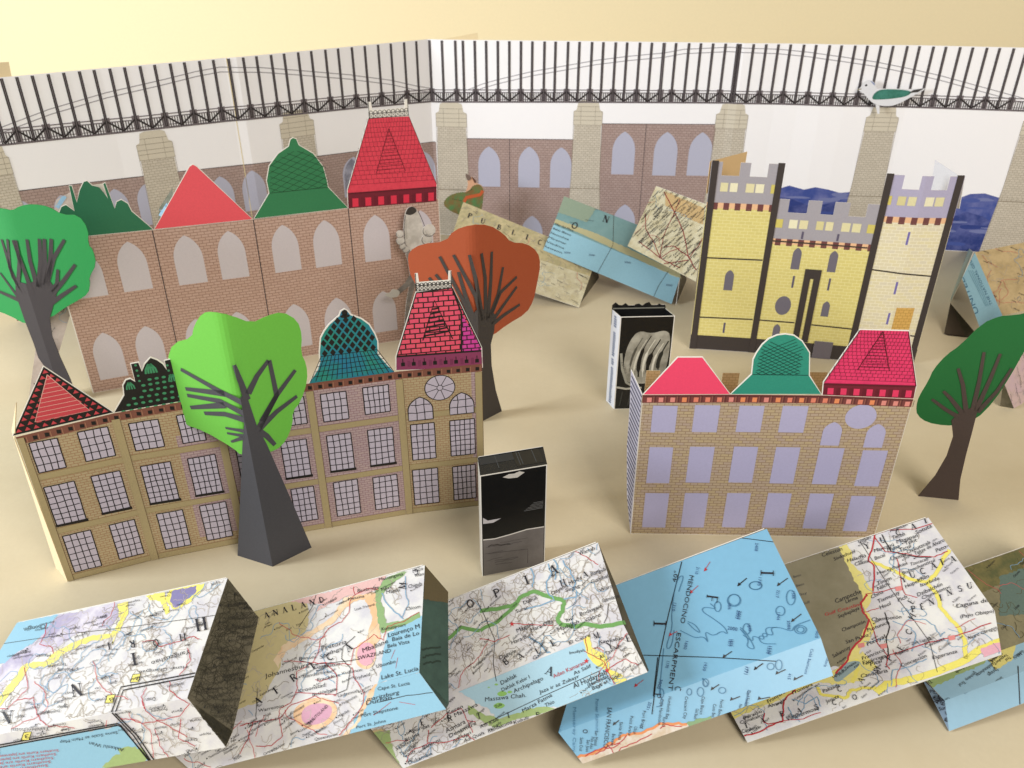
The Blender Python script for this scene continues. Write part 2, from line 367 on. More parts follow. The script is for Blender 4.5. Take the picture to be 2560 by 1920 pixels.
# deck truss + suspension bars + cables
bars = [zA((x, 0))[0] for x in (5, 100, 195, 293, 388, 485, 575, 672, 762, 858, 947, 1043, 1130, 1223, 1308, 1402, 1492, 1573, 1663, 1743, 1830, 1910, 1997, 2075, 2160)]
bars += [zB((x, 0))[0] for x in (273, 355, 433, 515, 590, 672, 748, 830, 877, 950, 1020, 1092, 1163, 1235, 1305, 1380, 1448, 1525, 1595, 1672, 1742, 1818, 1888, 1967, 2040, 2118)]
bars += [zC((x, 0))[0] for x in (0, 75, 155, 228, 303, 380, 455, 472, 552, 630, 705, 780, 862, 937, 1020, 1093, 1177, 1252, 1335, 1410, 1497, 1572, 1658, 1735, 1822, 1900, 1987, 2065, 2152, 2230)]
bars = [-36] + bars
def topy(x):
    for a, b in zip(tops, tops[1:]):
        if a[0] <= x <= b[0]: return a[1]+(b[1]-a[1])*(x-a[0])/(b[0]-a[0])
    return 120
deckp = [(-60, 370), (0, 363), (330, 328), (570, 302), (870, 272), (1083, 254), (1460, 255), (1840, 258), (2210, 266), (2560, 277), (2620, 279)]
railp = [(-60, 331), (0, 325), (330, 293), (570, 268), (870, 240), (1083, 224), (1460, 225), (1840, 228), (2210, 236), (2560, 247), (2620, 249)]
dk = [BD.pix(p) for p in deckp]; rl = [BD.pix(p) for p in railp]
def ip(L, u):
    for a, b in zip(L, L[1:]):
        if u <= b[0]: return a[1]+(b[1]-a[1])*(u-a[0])/(b[0]-a[0])
    return L[-1][1]
IRON = mat('#2B2527', .5, .08); IRG = mat('#6C6468', .5, .05); CAB = mat('#9C999F', .5, .03)
us = [BD.pix((x, topy(x)))[0] for x in bars]
s = Sheet(BD)
for u in us: s.line([(u, ip(dk, u)+.001), (u, TZ-.0008)], .0025, IRON, 6)
for u in us: s.line([(u, ip(dk, u)+.002), (u, TZ-.0012)], .0006, IRG, 7)
s.finish('suspension_bars', bd)
s = Sheet(BD); ups = [(u, ip(dk, u)) for u in [rl[0][0]+i*.004 for i in range(int((rl[-1][0]-rl[0][0])/.004))]]
s.line(ups, .0017, IRG, 5); s.line([(u, v+.0026) for u, v in ups], .0006, IRG, 5)
s.line([(u, ip(rl, u)) for u, v in ups], .0009, IRG, 5); s.line([(u, ip(rl, u)-.0026) for u, v in ups], .0009, IRG, 5)
u = dk[0][0]
while u < dk[-1][0]:
    s.line([(u, ip(dk, u)), (u, ip(rl, u)-.0030)], .0008, IRON, 5); u += .0022
for i in range(len(us)-1):
    a, b = us[i], us[i+1]
    if b-a < .006: continue
    if i % 2: s.line([(a, ip(rl, a)-.0015), (b, ip(dk, b)+.001)], .0016, IRON, 6)
    else: s.line([(a, ip(dk, a)+.001), (b, ip(rl, b)-.0015)], .0016, IRON, 6); s.rect((b-.0032, ip(rl, b)-.004), (b+.0032, ip(rl, b)+.0012), IRG, 5.5); s.rect((b-.0026, ip(dk, b)), (b+.0026, ip(rl, b)-.003), IRG, 5.5)
s.finish('deck_truss', bd)
c1 = zA((-60, 805), (0, 785), (300, 672), (650, 570), (1000, 490), (1200, 440), (1350, 412), (1600, 415), (1830, 432), (2000, 447), (2160, 460)); c1 += zB((195, 462), (430, 492), (600, 530), (715, 553))
c2 = zB((905, 553), (1000, 515), (1100, 487), (1300, 440), (1500, 405), (1700, 370), (1900, 345), (2118, 325)); c2 += zC((120, 303), (400, 290), (700, 302), (900, 322), (1100, 350), (1300, 380), (1500, 420), (1700, 465), (1900, 520), (2212, 605))
for c in (c1, c2):
    s = Sheet(BD); q = [BD.pix(p) for p in c]; s.line(q, .0008, CAB, 3); s.line([(a, b-.0042) for a, b in q], .0008, CAB, 3); s.finish('cable', bd)
# tan flaps folded behind
FL = Strip([(q[0], q[1]+.02) for q in (PY((1095, 98), .925), PY((1250, 98), .925))])
s = Sheet(FL); s.solid([FL.pix(p) for p in [(1108, 98), (1194, 82), (1196, 110), (1120, 130)]], CARD, CARD); s.finish('tape_flap', bd)
FL = Strip([(q[0], q[1]+.01) for q in (P((-60, 199), TZ), P((120, 183), TZ))])
s = Sheet(FL); s.solid([FL.pix(p) for p in [(-40, 158), (22, 155), (30, 196), (-40, 205)]], CARD, CARD); s.finish('tape_flap', bd)
#@@GULL
GP = Strip([(q[0], q[1]-.006) for q in (P((2100, 111), TZ), P((2400, 116), TZ))])
gull = thing('paper_seagull', 'small white and green paper seagull perched by the bridge deck', 'seagull', GP.W(.03, 0, 0))
s = Sheet(GP)
body = smooth(zC((1190, 550), (1212, 535), (1225, 505), (1262, 488), (1295, 505), (1302, 545), (1340, 545), (1420, 545), (1530, 548), (1600, 540), (1605, 550), (1530, 590), (1440, 640), (1380, 655), (1300, 645), (1255, 610), (1230, 575), (1205, 562)), 2)
s.solid([GP.pix(p) for p in body], mat('#D9DADF', .5), WHITE)
s.solid([GP.pix(p) for p in zC((1300, 640), (1325, 650), (1325, 700), (1312, 700))], mat('#D9DADF', .5), WHITE, d0=-.0005)
s.finish('body', gull)
s = Sheet(GP); s.px(smooth(zC((1270, 612), (1300, 560), (1360, 545), (1530, 556), (1500, 590), (1420, 605), (1330, 612)), 2), mat('#3F7F72', .5, .1, 500, .3, None, '#2E6A5A', 200), 2)
s.px(zC((1500, 572), (1535, 552), (1600, 542), (1560, 566)), INKS, 3); s.finish('wing', gull)
s = Sheet(GP); s.circ(GP.pix(zC((1242, 524))), .0012, .001, INK, 2, 10); s.pline(zC((1190, 551), (1213, 546)), .0009, mat('#8A7F60'), 2); s.px(smooth(zC((1262, 492), (1293, 508), (1298, 530), (1284, 515))), mat('#8892B5'), 2); s.finish('face', gull)
#@@TREES
def rounded(fr, r):
    if len(fr.p) < 3: return fr
    a, b, c = fr.p; u = (a-b).normalized(); v = (c-b).normalized(); A, C_ = b+u*r, b+v*r; n = 6
    return Strip([a]+[A*(1-t)**2+b*2*t*(1-t)+C_*t*t for t in [i/n for i in range(n+1)]]+[c])
def tree(name, label, fr, crown, trunk, branches, cc, group='folded paper trees', dark='#4A4548', rad=.0075):
    t = thing(name, label, 'tree', fr.W(fr.L[len(fr.L)//2], 0))
    cf = rounded(fr, rad); s = Sheet(cf); s.solid([cf.pix(p) for p in crown], mat(cc, .62, .04), mat(cc, .62, .04), mat(cc, .62, .04), t=.0005, d0=-.0003); s.finish('crown', t)
    s = Sheet(fr); TM = mat(dark, .7, .08)
    s.solid([fr.pix(p) for p in trunk], TM, TM, TM, t=.0005); s.finish('trunk', t)
    for b in branches:
        s = Sheet(fr); n = len(b[0]); w = b[1]; q = [fr.pix(p) for p in b[0]]
        s.line(q, w, TM, 1, [w*(1.45-.6*i/(n-1)) if n > 1 else w for i in range(n)])
        s.finish('branch', t)
    return t
# light green tree in front
F1 = base_strip(zG((1460, 1325)), zG((1675, 1393)), zG((1915, 1275)))
cr = smooth(zG((1480, 712), (1430, 665), (1250, 560), (1130, 520), (1070, 450), (1055, 350), (1075, 300), (1035, 230), (1025, 120), (1060, 20), (1175, -10), (1190, -90), (1240, -165), (1300, -172), (1420, -150), (1550, -100), (1640, -145), (1740, -172), (1830, -120), (1858, -30), (1850, 80), (1885, 150), (1892, 250), (1850, 380), (1800, 440), (1800, 520), (1760, 620), (1700, 680), (1600, 700)), 1)
tr = zG((1460, 1325), (1490, 640), (1500, 520), (1480, 350), (1520, 350), (1580, 530), (1640, 640), (1780, 960), (1915, 1275), (1675, 1393))
def B(zf, *a, w=.0026): return (zf(*a), w)
br = [B(zG, (1500, 380), (1340, 310), (1110, 180)), B(zG, (1380, 330), (1140, 300)), B(zG, (1510, 450), (1350, 375), (1150, 340)), B(zG, (1380, 400), (1170, 415)), B(zG, (1500, 490), (1380, 455), (1255, 450)),
      B(zG, (1500, 560), (1385, 540), w=.0016), B(zG, (1500, 590), (1395, 572), w=.0016), B(zG, (1495, 600), (1420, 625), w=.0016),
      B(zG, (1520, 370), (1480, 260), (1438, 155)), B(zG, (1525, 330), (1580, 220), (1650, 125)), B(zG, (1580, 560), (1700, 340), (1655, 125)), B(zG, (1610, 500), (1700, 340), (1815, 185)),
      B(zG, (1600, 540), (1700, 440), (1825, 345)), B(zG, (1590, 560), (1640, 590), (1690, 645))]
tree('paper_tree', 'bright lime green folded paper tree in front of the windowed terrace', F1, cr, tr, br, '#69B844', dark='#46464B')
# dark green left tree
F2 = base_strip((126, 993), (156, 1001), (222, 1004))
cr = smooth(zD((-60, 790), (60, 835), (160, 890), (180, 860), (310, 850), (390, 790), (480, 740), (540, 700), (552, 640), (545, 600), (590, 520), (570, 430), (540, 400), (540, 300), (480, 215), (380, 215), (300, 165), (200, 148), (120, 160), (70, 190), (20, 175), (-60, 175), (-220, 220), (-280, 400), (-240, 600), (-180, 760)), 1)
tr = zD((316, 1336), (205, 1000), (150, 860), (95, 700), (95, 620), (180, 640), (230, 600), (300, 610), (350, 690), (305, 850), (320, 960), (370, 1090), (430, 1220), (480, 1358), (383, 1354))
br = [B(zD, (200, 700), (165, 600), (80, 370)), B(zD, (150, 700), (80, 600), (10, 365)), B(zD, (130, 700), (60, 540), (45, 365)), B(zD, (110, 720), (0, 570), w=.002), B(zD, (120, 740), (-40, 670)), B(zD, (110, 660), (120, 500), (95, 370)),
      B(zD, (230, 660), (185, 500), (165, 365)), B(zD, (240, 660), (250, 500), (242, 362), w=.003), B(zD, (255, 660), (275, 500), (272, 362), w=.003), B(zD, (280, 650), (310, 500), (315, 362), w=.003), B(zD, (285, 640), (330, 480), (395, 368)),
      B(zD, (310, 680), (350, 640), (355, 550)), B(zD, (320, 700), (390, 620), (462, 520)), B(zD, (310, 760), (380, 710), (468, 650))]
tree('paper_tree', 'dark green folded paper tree at the left edge before the pink brick palace', F2, cr, tr, br, '#1B8340', dark='#383335')
# orange tree
F3 = base_strip(zE((860, 1472)), zE((985, 1490)), zE((1118, 1420)))
cr = smooth(zE((1000, 960), (900, 900), (760, 800), (640, 700), (560, 610), (538, 500), (545, 440), (620, 395), (770, 380), (820, 310), (930, 275), (1040, 275), (1130, 330), (1175, 385), (1270, 390), (1340, 440), (1358, 520), (1335, 640), (1315, 740), (1270, 820), (1150, 890), (1060, 960)), 1)
tr = zE((860, 1472), (930, 1250), (960, 1100), (950, 960), (920, 850), (960, 800), (1040, 790), (1080, 830), (1070, 930), (1050, 1010), (1055, 1140), (1080, 1290), (1118, 1420), (985, 1490))
br = [B(zE, (1000, 900), (960, 720), (820, 460)), B(zE, (1000, 860), (960, 620), (918, 460)), B(zE, (1020, 860), (1015, 600), (993, 450)), B(zE, (1030, 860), (1050, 620), (1056, 440)),
      B(zE, (1040, 850), (1095, 700), (1125, 535)), B(zE, (1050, 830), (1110, 690), (1210, 595)), B(zE, (1050, 880), (1120, 780), (1210, 655)), B(zE, (1055, 890), (1130, 830), (1228, 765)),
      B(zE, (960, 900), (890, 700), (850, 565)), B(zE, (960, 940), (900, 780), (735, 470)), B(zE, (950, 960), (860, 760), (710, 580)), B(zE, (940, 1000), (850, 830), (670, 600))]
tree('paper_tree', 'rust orange folded paper tree behind the red patterned mansard roof', F3, cr, tr, br, '#A04C2C', dark='#3F3A37')
# right tree
F4 = base_strip((2293, 1240), (2397, 1251))
cr = smooth([(2297, 994), (2291, 1018), (2293, 1039), (2318, 1057), (2363, 1065), (2395, 1063), (2440, 1050), (2485, 1005), (2530, 935), (2560, 880), (2600, 820), (2640, 780), (2600, 770), (2560, 786), (2525, 790), (2502, 791), (2457, 809), (2400, 866), (2367, 888), (2334, 925), (2322, 953)], 1)
tr = zI((1955, 1205), (2060, 1080), (2130, 960), (2170, 840), (2160, 740), (2200, 700), (2330, 640), (2290, 800), (2250, 950), (2215, 1100), (2203, 1230))
br = [B(zI, (2220, 730), (2120, 670), (2040, 610), w=.002), B(zI, (2230, 700), (2150, 600), (2110, 560), w=.002), B(zI, (2250, 690), (2230, 520), (2200, 420), w=.002), B(zI, (2290, 680), (2330, 500), (2360, 320), w=.002), B(zI, (2310, 680), (2400, 480), (2460, 330), w=.002), B(zI, (2320, 690), (2440, 560), (2530, 420), w=.002)]
tree('paper_tree', 'deep green folded paper tree at the right edge beside the red roofed mansion', F4, cr, tr, br, '#1B6430', dark='#4A3E39')
#@@PINK
FP = base_strip((232, 983), (460, 942), (690, 905), (905, 866), (1112, 833))
pk = thing('brick_palace', 'long pink brick paper palace with two green roofs and two plain red roofs', 'building', FP.W(FP.L[2], 0))
BR = brick('#BFA396', '#B89B8D', '#8C6E62', .0050, .0023, .00024); GRN = '#317B50'
tl = [FP.pix(p) for p in [(121, 600), (384, 575), (634, 549), (871, 521), (1093, 497)]]
t0 = tl; h_ = sum(q[1] for q in t0)/5
s = Sheet(FP); U1 = FP.L[-1]; out = [(0, 0), (U1, 0), (U1, tl[4][1])]+tl[3:0:-1]+[(0, tl[0][1])]
s.solid(out, WHITE, WHITE); s.poly([(.0008, .0003), (U1-.0004, .0003), (U1-.0004, tl[4][1])]+tl[3:0:-1]+[(.0008, tl[0][1])], BR, 1)
for i in (1, 2, 3): s.line([(FP.L[i], 0), (tl[i][0]*.5+FP.L[i]*.5, tl[i][1])], .0007, PBL, 2)
s.finish('facade', pk)
for a, b, c in [zD((500, 730), (668, 708), (560, 440)), zD((765, 690), (942, 668), (785, 378)), zD((1103, 648), (1278, 625), (1120, 340)), zD((1368, 613), (1535, 597), (1405, 312)),
   zD((1693, 572), (1855, 553), (1735, 275)), zD((1943, 540), (2103, 520), (1985, 247)), zE((280, 505), (438, 490), (345, 213)), zE((560, 470), (700, 455), (620, 185)),
   zD((618, 1230), (795, 1215), (645, 935)), zD((875, 1190), (1045, 1180), (915, 893)), zD((1180, 1150), (1340, 1130), (1220, 850)), zD((1420, 1110), (1590, 1095), (1480, 805)),
   zD((1760, 1040), (1922, 1020), (1800, 762)), zD((2010, 1000), (2180, 980), (2050, 725)), zE((335, 940), (478, 930), (400, 680)), zE((600, 910), (735, 900), (660, 650))]:
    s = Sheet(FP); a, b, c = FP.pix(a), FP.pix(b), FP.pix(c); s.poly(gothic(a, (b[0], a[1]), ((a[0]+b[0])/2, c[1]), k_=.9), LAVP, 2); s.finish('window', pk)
def roof(fr, parent, pts, colr, deco=None, edge=.0005, d0=-.0001):
    s = Sheet(fr); uv = [fr.pix(p) for p in pts]
    s.solid(grow(uv, edge), WHITE, WHITE, t=.0005, d0=d0); s.poly(uv, colr, 0 if d0 < 0 else 1)
    if deco: deco(s)
    return s.finish('roof', parent)
R1 = zA((300, 1472), (340, 1380), (365, 1305), (378, 1272), (405, 1260), (458, 1298), (425, 1142), (440, 1143), (472, 1245), (490, 1170), (515, 1118), (535, 1112), (565, 1140), (610, 1152), (650, 1200), (664, 1222), (635, 1130), (646, 1124), (705, 1282), (718, 1240), (745, 1228), (785, 1252), (808, 1298), (940, 1410))
roof(FP, pk, R1, mat('#2C7050', .6))
roof(FP, pk, zA((950, 1408), (1165, 1025), (1185, 1012), (1205, 1022), (1550, 1346)), mat('#E05560', .6))
def lattice(fr, box, m, n=9, w=.0003, lay=2, sl=.5):
    def f(s):
        a, b = fr.pix(box[0]), fr.pix(box[1]); 
        for i in range(-n, n*2):
            for sg in (1, -1):
                u = a[0]+(b[0]-a[0])*i/n; q = []
                for j in range(30):
                    t = j/29; uu = u+sg*(b[1]-a[1])*t/sl; vv = a[1]+(b[1]-a[1])*t
                    c = ((uu-(a[0]+b[0])/2)/((b[0]-a[0])/2)); hh = math.sqrt(max(0, 1-c*c*.98))
                    if abs(c) < .97 and (vv-a[1]) < (b[1]-a[1])*(.35+.65*hh): q.append((uu, vv))
                    else:
                        if len(q) > 1: s.line(q, w, m, lay)
                        q = []
                if len(q) > 1: s.line(q, w, m, lay)
    return f
GL1 = mat('#174027', .6)
def deco_g(s):
    lattice(FP, (zA((1655, 1190)), zA((2005, 900))), GL1, 5)(s); s.pline(zA((1655, 1187), (2015, 1150)), .0004, GL1)
roof(FP, pk, zA((1562, 1343), (1655, 1187), (1640, 1110), (1655, 1020), (1710, 945), (1775, 900), (1785, 858), (1800, 848), (1820, 855), (1835, 892), (1925, 945), (1985, 1025), (2008, 1110), (2015, 1150), (2138, 1277)), mat(GRN, .6), deco_g)
REDT = mat('#DE4658', .6, .06, 300, .3, None, '#D03C50', 300); DKR = mat('#5A1220', .6)
def mansard(fr, zf, pts, tri, band, cols, low):
    def f(s):
        T = [fr.pix(zf(p)) for p in tri]
        s.line(T+[T[0]], .0005, DKR, 3)
        for i in range(1, 13):
            t = i/13; a = [T[0][k]+(T[1][k]-T[0][k])*t for k in (0, 1)]; b = [T[0][k]+(T[2][k]-T[0][k])*t for k in (0, 1)]
            s.line([a, b], .0003, DKR, 3)
        b0, b1, b2, b3 = [fr.pix(zf(p)) for p in band]      # TL TR BR BL
        s.poly([b0, b1, b2, b3], mat('#6E1A2C'), 2)
        n = cols
        for i in range(n):
            t0_, t1_ = (i+.32)/n, (i+.78)/n
            def L(t, g): return tuple((b0[k]*(1-t)+b1[k]*t)*(1-g)+(b3[k]*(1-t)+b2[k]*t)*g for k in (0, 1))
            s.poly([L(t0_, .35), L(t1_, .35), L(t1_, .92), L(t0_, .92)], low, 3)
            for e in (.04, .14, .24): s.line([L((i+e)/n, .3), L((i+e)/n, 1)], .00025, DKR, 3)
        s.line([b0, b1], .0012, DKR, 4)
        # tile courses
        P4 = [fr.pix(zf(p)) for p in pts]; 
        for i in range(1, 15):
            t = i/15; a = [P4[0][k]+(P4[1][k]-P4[0][k])*t for k in (0, 1)]; b = [P4[3][k]+(P4[2][k]-P4[3][k])*t for k in (0, 1)]
            s.line([a, b], .0002, DKR, 1.5)
            m_ = 16
            for j in range(m_):
                x = (j+(.5 if i % 2 else 0))/m_; c = [a[k]+(b[k]-a[k])*x for k in (0, 1)]
                s.line([c, (c[0], c[1]+abs(P4[1][1]-P4[0][1])/15)], .00018, DKR, 1.5)
        s.line([P4[0], P4[1]], .0004, DKR, 3); s.line([P4[3], P4[2]], .0004, DKR, 3)
    return f
ro = roof(FP, pk, zB((175, 1280), (170, 1168), (300, 727), (546, 715), (716, 1132), (716, 1238)), REDT,
     mansard(FP, zB, ((172, 1165), (300, 727), (546, 715), (716, 1130)), ((422, 790), (345, 1068), (525, 1050)), ((171, 1190), (716, 1150), (716, 1237), (175, 1280)), 7, mat('#D8304A')))
def cresting(fr, parent, zf, bl, brr, posth):
    a = fr.pix(zf(bl)); b = fr.pix(zf(brr)); w = b[0]-a[0]; v = (a[1]+b[1])/2; h = posth
    s = Sheet(fr)
    s.solid([(a[0], v), (b[0], v), (b[0], v+h), (b[0]-w*.08, v+h), (b[0]-w*.10, v+h*.5), (a[0]+w*.10, v+h*.5), (a[0]+w*.08, v+h), (a[0], v+h)], WHITE, WHITE, d0=-.0001)
    for x in (a[0]+.0003, b[0]-.0003): s.line([(x, v), (x, v+h*1.0)], .0004, INK, 2)
    for k in (.03, .3): s.line([(a[0], v+h*k), (b[0], v+h*k)], .0003, INK, 2)
    n = 9
    for i in range(n):
        u = a[0]+w*(i+.5)/n; ww = w/n/2
        s.line([(u-ww, v+h*.03), (u+ww, v+h*.3)], .00025, INK, 2); s.line([(u+ww, v+h*.03), (u-ww, v+h*.3)], .00025, INK, 2)
        s.line(arcp(u, v+h*.38, ww*.7, ww*.7, 0, 360, 8), .00035, INK, 2); s.line([(u-ww, v), (u-ww, v+h*.42)], .0003, INK, 2)
    s.finish('roof_cresting', parent)
cresting(FP, ro, zB, (302, 727), (546, 716), .0125)
#@@HOTEL
FH = base_strip((169, 1454), (387, 1399), (602, 1357), (763, 1329), (1027, 1284), (1212, 1262))
ht = thing('terraced_palace', 'ochre paper terrace with ink-drawn window grids and five patterned roofs', 'building', FH.W(FH.L[2], 0))
cl = [FH.pix(p) for p in [(36, 1096), (283, 1036), (431, 1011), (600, 985), (773, 961), (989, 932), (1204, 912)]]
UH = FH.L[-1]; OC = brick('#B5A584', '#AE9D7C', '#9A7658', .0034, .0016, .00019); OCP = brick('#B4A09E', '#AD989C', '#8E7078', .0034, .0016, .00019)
PIL = mat('#A99A74', .55, .06); PIL2 = mat('#8A7446', .55)
s = Sheet(FH); out = [(0, 0), (UH, 0), (UH, cl[-1][1])]+[(q[0], q[1]) for q in cl[-2:0:-1]]+[(0, cl[0][1])]
s.solid(out, WHITE, mat('#C9B68A'))
s.poly([(0.0002, .0002), (UH-.0002, .0002), (UH-.0002, cl[-1][1])]+[(q[0], q[1]) for q in cl[-2:0:-1]]+[(.0002, cl[0][1])], OC, 1)
s.finish('facade', ht)
pu = [FH.pix(zG(p))[0] for p in ((955, 1350), (1500, 1245))]+[FH.pix(zH(p))[0] for p in ((545, 1270), (1042, 1190))]
pu = [.0] + pu + [UH]
hC = sum(q[1] for q in cl)/len(cl)
s = Sheet(FH)                                   # pinkish gloss sheen put into the brick colour of these bays
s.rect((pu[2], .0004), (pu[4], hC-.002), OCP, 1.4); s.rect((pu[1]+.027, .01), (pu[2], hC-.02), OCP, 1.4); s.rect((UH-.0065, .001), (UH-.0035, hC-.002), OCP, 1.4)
s.finish('pink_sheen_brickwork', ht)
def vof(z, *p): return sum(FH.pix(z(q))[1] for q in p)/len(p)
v12 = vof(zG, (500, 790), (900, 710)); v23 = vof(zG, (600, 1110), (1000, 1035))
for i, u in enumerate(pu):
    s = Sheet(FH); w = .0042
    a, b = max(.0001, u-w/2), min(UH-.0001, u+w/2)
    if i == 0: b = .0035
    if i == 5: a = UH-.0042
    s.solid([(a, .0003), (b, .0003), (b, hC-.0035), (a, hC-.0035)], PIL, PIL2, t=.00035, d0=.0005)
    s.line([(b, 0), (b, hC-.0035)], .00025, mat('#5A4528'), 8)
    s.finish('pilaster', ht)
for i in range(5):
    for v in (v12, v23, .0022):
        s = Sheet(FH); ww = .0019; s.rect((pu[i]+.0023, v-ww), (pu[i+1]-.0023, v+ww), PIL, 2)
        s.line([(pu[i]+.0023, v+ww), (pu[i+1]-.0023, v+ww)], .0002, PIL2, 3); s.line([(pu[i]+.0023, v-ww), (pu[i+1]-.0023, v-ww)], .0002, PIL2, 3)
        s.finish('string_course', ht)
def jit(a, b, n=6, j=.00018):
    r = []
    for i in range(n+1):
        t = i/n; r.append((a[0]+(b[0]-a[0])*t+random.uniform(-j, j), a[1]+(b[1]-a[1])*t+random.uniform(-j, j)))
    return r
def grid_window(fr, parent, bl, tr_, nx, ny, sill, paper=LAV, arched=False, lw=.0005):
    a, b = fr.pix(bl), fr.pix(tr_)
    s = Sheet(fr)
    if arched: ol = gothic(a, (b[0], a[1]), ((a[0]+b[0])/2, b[1]))
    else: ol = [a, (b[0], a[1]), b, (a[0], b[1])]
    s.poly(ol, paper, 4)
    loop = ol+[ol[0]]
    if arched: s.line(loop, lw*1.2, INK, 5)
    else:
        for p, q in zip(loop, loop[1:]): s.line(jit(p, q, 4, .0001), lw*1.2, INK, 5)
    def top(u):
        if not arched: return b[1]
        c = abs(u-(a[0]+b[0])/2)/((b[0]-a[0])/2); return b[1]-.62*(b[0]-a[0])*(c**1.6)
    for i in range(1, nx):
        u = a[0]+(b[0]-a[0])*i/nx; s.line(jit((u, a[1]), (u, top(u)), 3, .0003), lw, INK, 5)
    for i in range(1, ny):
        v = a[1]+(b[1]-a[1])*i/ny; dw = 0
        if arched and v > b[1]-.5*(b[0]-a[0]): dw = .12*(b[0]-a[0])
        s.line(jit((a[0]+dw, v), (b[0]-dw-random.choice((0, 0, .0006)), v), 3, .0003), lw, INK, 5)
    o = s.finish('window', parent)
    if sill:
        s = Sheet(fr); w = b[0]-a[0]; s.solid([(a[0]-.0005, a[1]-.0009), (b[0]+.0009, a[1]-.0014), (b[0]+.0009, a[1]+.0004), (a[0]-.0005, a[1]+.0006)], INK, INK, t=.0001, d0=.00048); s.finish('sill', o)
    return o
WN = [(zG, (240, 815), (350, 600), 4, 4), (zG, (530, 745), (660, 530), 4, 4), (zG, (350, 1140), (455, 865), 4, 7), (zG, (630, 1065), (735, 800), 4, 7), (zG, (460, 1425), (555, 1165), 4, 6), (zG, (735, 1345), (825, 1100), 4, 6),
 (zG, (835, 680), (970, 485), 4, 4), (zG, (1125, 635), (1230, 440), 4, 4), (zG, (925, 1005), (1045, 745), 5, 7), (zG, (1205, 955), (1320, 700), 5, 6), (zG, (1020, 1285), (1120, 1040), 4, 6), (zG, (1275, 1230), (1385, 990), 4, 6),
 (zG, (1480, 575), (1600, 390), 4, 4), (zG, (1745, 530), (1865, 345), 4, 4), (zG, (1495, 905), (1600, 655), 4, 6), (zG, (1760, 850), (1880, 605), 4, 6), (zG, (1555, 1170), (1665, 940), 4, 6), (zG, (1820, 1120), (1925, 895), 4, 6),
 (zH, (515, 625), (650, 435), 4, 4), (zH, (770, 580), (910, 395), 5, 4), (zH, (560, 930), (680, 690), 4, 6), (zH, (805, 895), (935, 655), 4, 6), (zH, (600, 1205), (720, 975), 4, 6), (zH, (835, 1165), (963, 945), 4, 6),
 (zH, (1062, 860), (1193, 628), 4, 6), (zH, (1298, 835), (1440, 603), 5, 7), (zH, (1075, 1135), (1213, 905), 4, 6), (zH, (1315, 1105), (1445, 885), 5, 6)]
for i, (z, a, b, nx, ny) in enumerate(WN):
    grid_window(FH, ht, z(a), z(b), nx, ny, sill=(i % 6 in (2, 3) and i < 24))
grid_window(FH, ht, zH((1037, 620)), zH((1180, 465)), 3, 3, False, arched=True)
grid_window(FH, ht, zH((1290, 582)), zH((1435, 437)), 3, 3, False, arched=True)
s = Sheet(FH); c = FH.pix(zH((1228, 415))); rx = FH.pix(zH((1320, 405)))[0]-c[0]
s.circ(c, rx, rx*.95, LAV, 4); s.line([(c[0]+rx*math.cos(i*.2244), c[1]+rx*.95*math.sin(i*.2244)) for i in range(29)], .0005, INK, 5)
s.line(arcp(c[0], c[1], rx*.2, rx*.2, 0, 360, 12), .0004, INK, 5)
for i in range(8):
    a = i*.785+.3; s.line([(c[0]+rx*.2*math.cos(a), c[1]+rx*.2*math.sin(a)), (c[0]+rx*math.cos(a), c[1]+rx*.93*math.sin(a))], .0004, INK, 5)
s.finish('window', ht)
CORN = mat('#7D4F42', .55, .08)
s = Sheet(FH); n = 44
s.poly([(.0, cl[0][1]-.0042)]+[(q[0], q[1]-.0042) for q in cl[1:-1]]+[(UH, cl[-1][1]-.0042), (UH, cl[-1][1]+.0007)]+[(q[0], q[1]+.0007) for q in cl[-2:0:-1]]+[(0, cl[0][1]+.0007)], CORN, 3)
for i in range(n):
    u = UH*(i+.5)/n; v = ip(cl, u)-.0022
    s.poly([(u-.0011, v-.001+random.uniform(-.0003, .0003)), (u+.001, v-.0012), (u+.0011, v+.001), (u-.001, v+.0012+random.uniform(-.0002, .0003))], INK, 4)
    s.line([(u+.0017, v-.0019), (u+.0017, v+.0019)], .0003, mat('#A97C60'), 4)
s.finish('cornice', ht)
# roof 1
TRI = mat('#C4444E', .6)
def d1(s):
    A, Bq, Cq = [FH.pix(zG(p)) for p in ((92, 575), (270, 175), (672, 440))]
    def bc(i, j, n): k = n-i-j; return tuple((A[x]*i+Bq[x]*j+Cq[x]*k)/n for x in (0, 1))
    n = 11
    for i in range(n):
        for j in range(n-i):
            k = n-1-i-j
            if min(i, j, k) > 2: continue
            p = [bc(i+1, j, n), bc(i, j+1, n), bc(i, j, n)]; c = [sum(q[x] for q in p)/3 for x in (0, 1)]
            s.poly([(c[0]+(q[0]-c[0])*.68, c[1]+(q[1]-c[1])*.68) for q in p], TRI, 2)
    I = [FH.pix(zG(p)) for p in ((290, 212), (215, 502), (552, 432))]; s.poly(I, TRI, 3)
    PL = mat('#DDA9A0'); s.line(I+[I[0]], .0004, PL, 4)
    for i in range(1, 10):
        t = i/10; s.line([[I[0][k]+(I[1][k]-I[0][k])*t for k in (0, 1)], [I[0][k]+(I[2][k]-I[0][k])*t for k in (0, 1)]], .0003, PL, 4)
roof(FH, ht, zG((80, 588), (268, 165), (695, 445)), INK, d1, .0006)
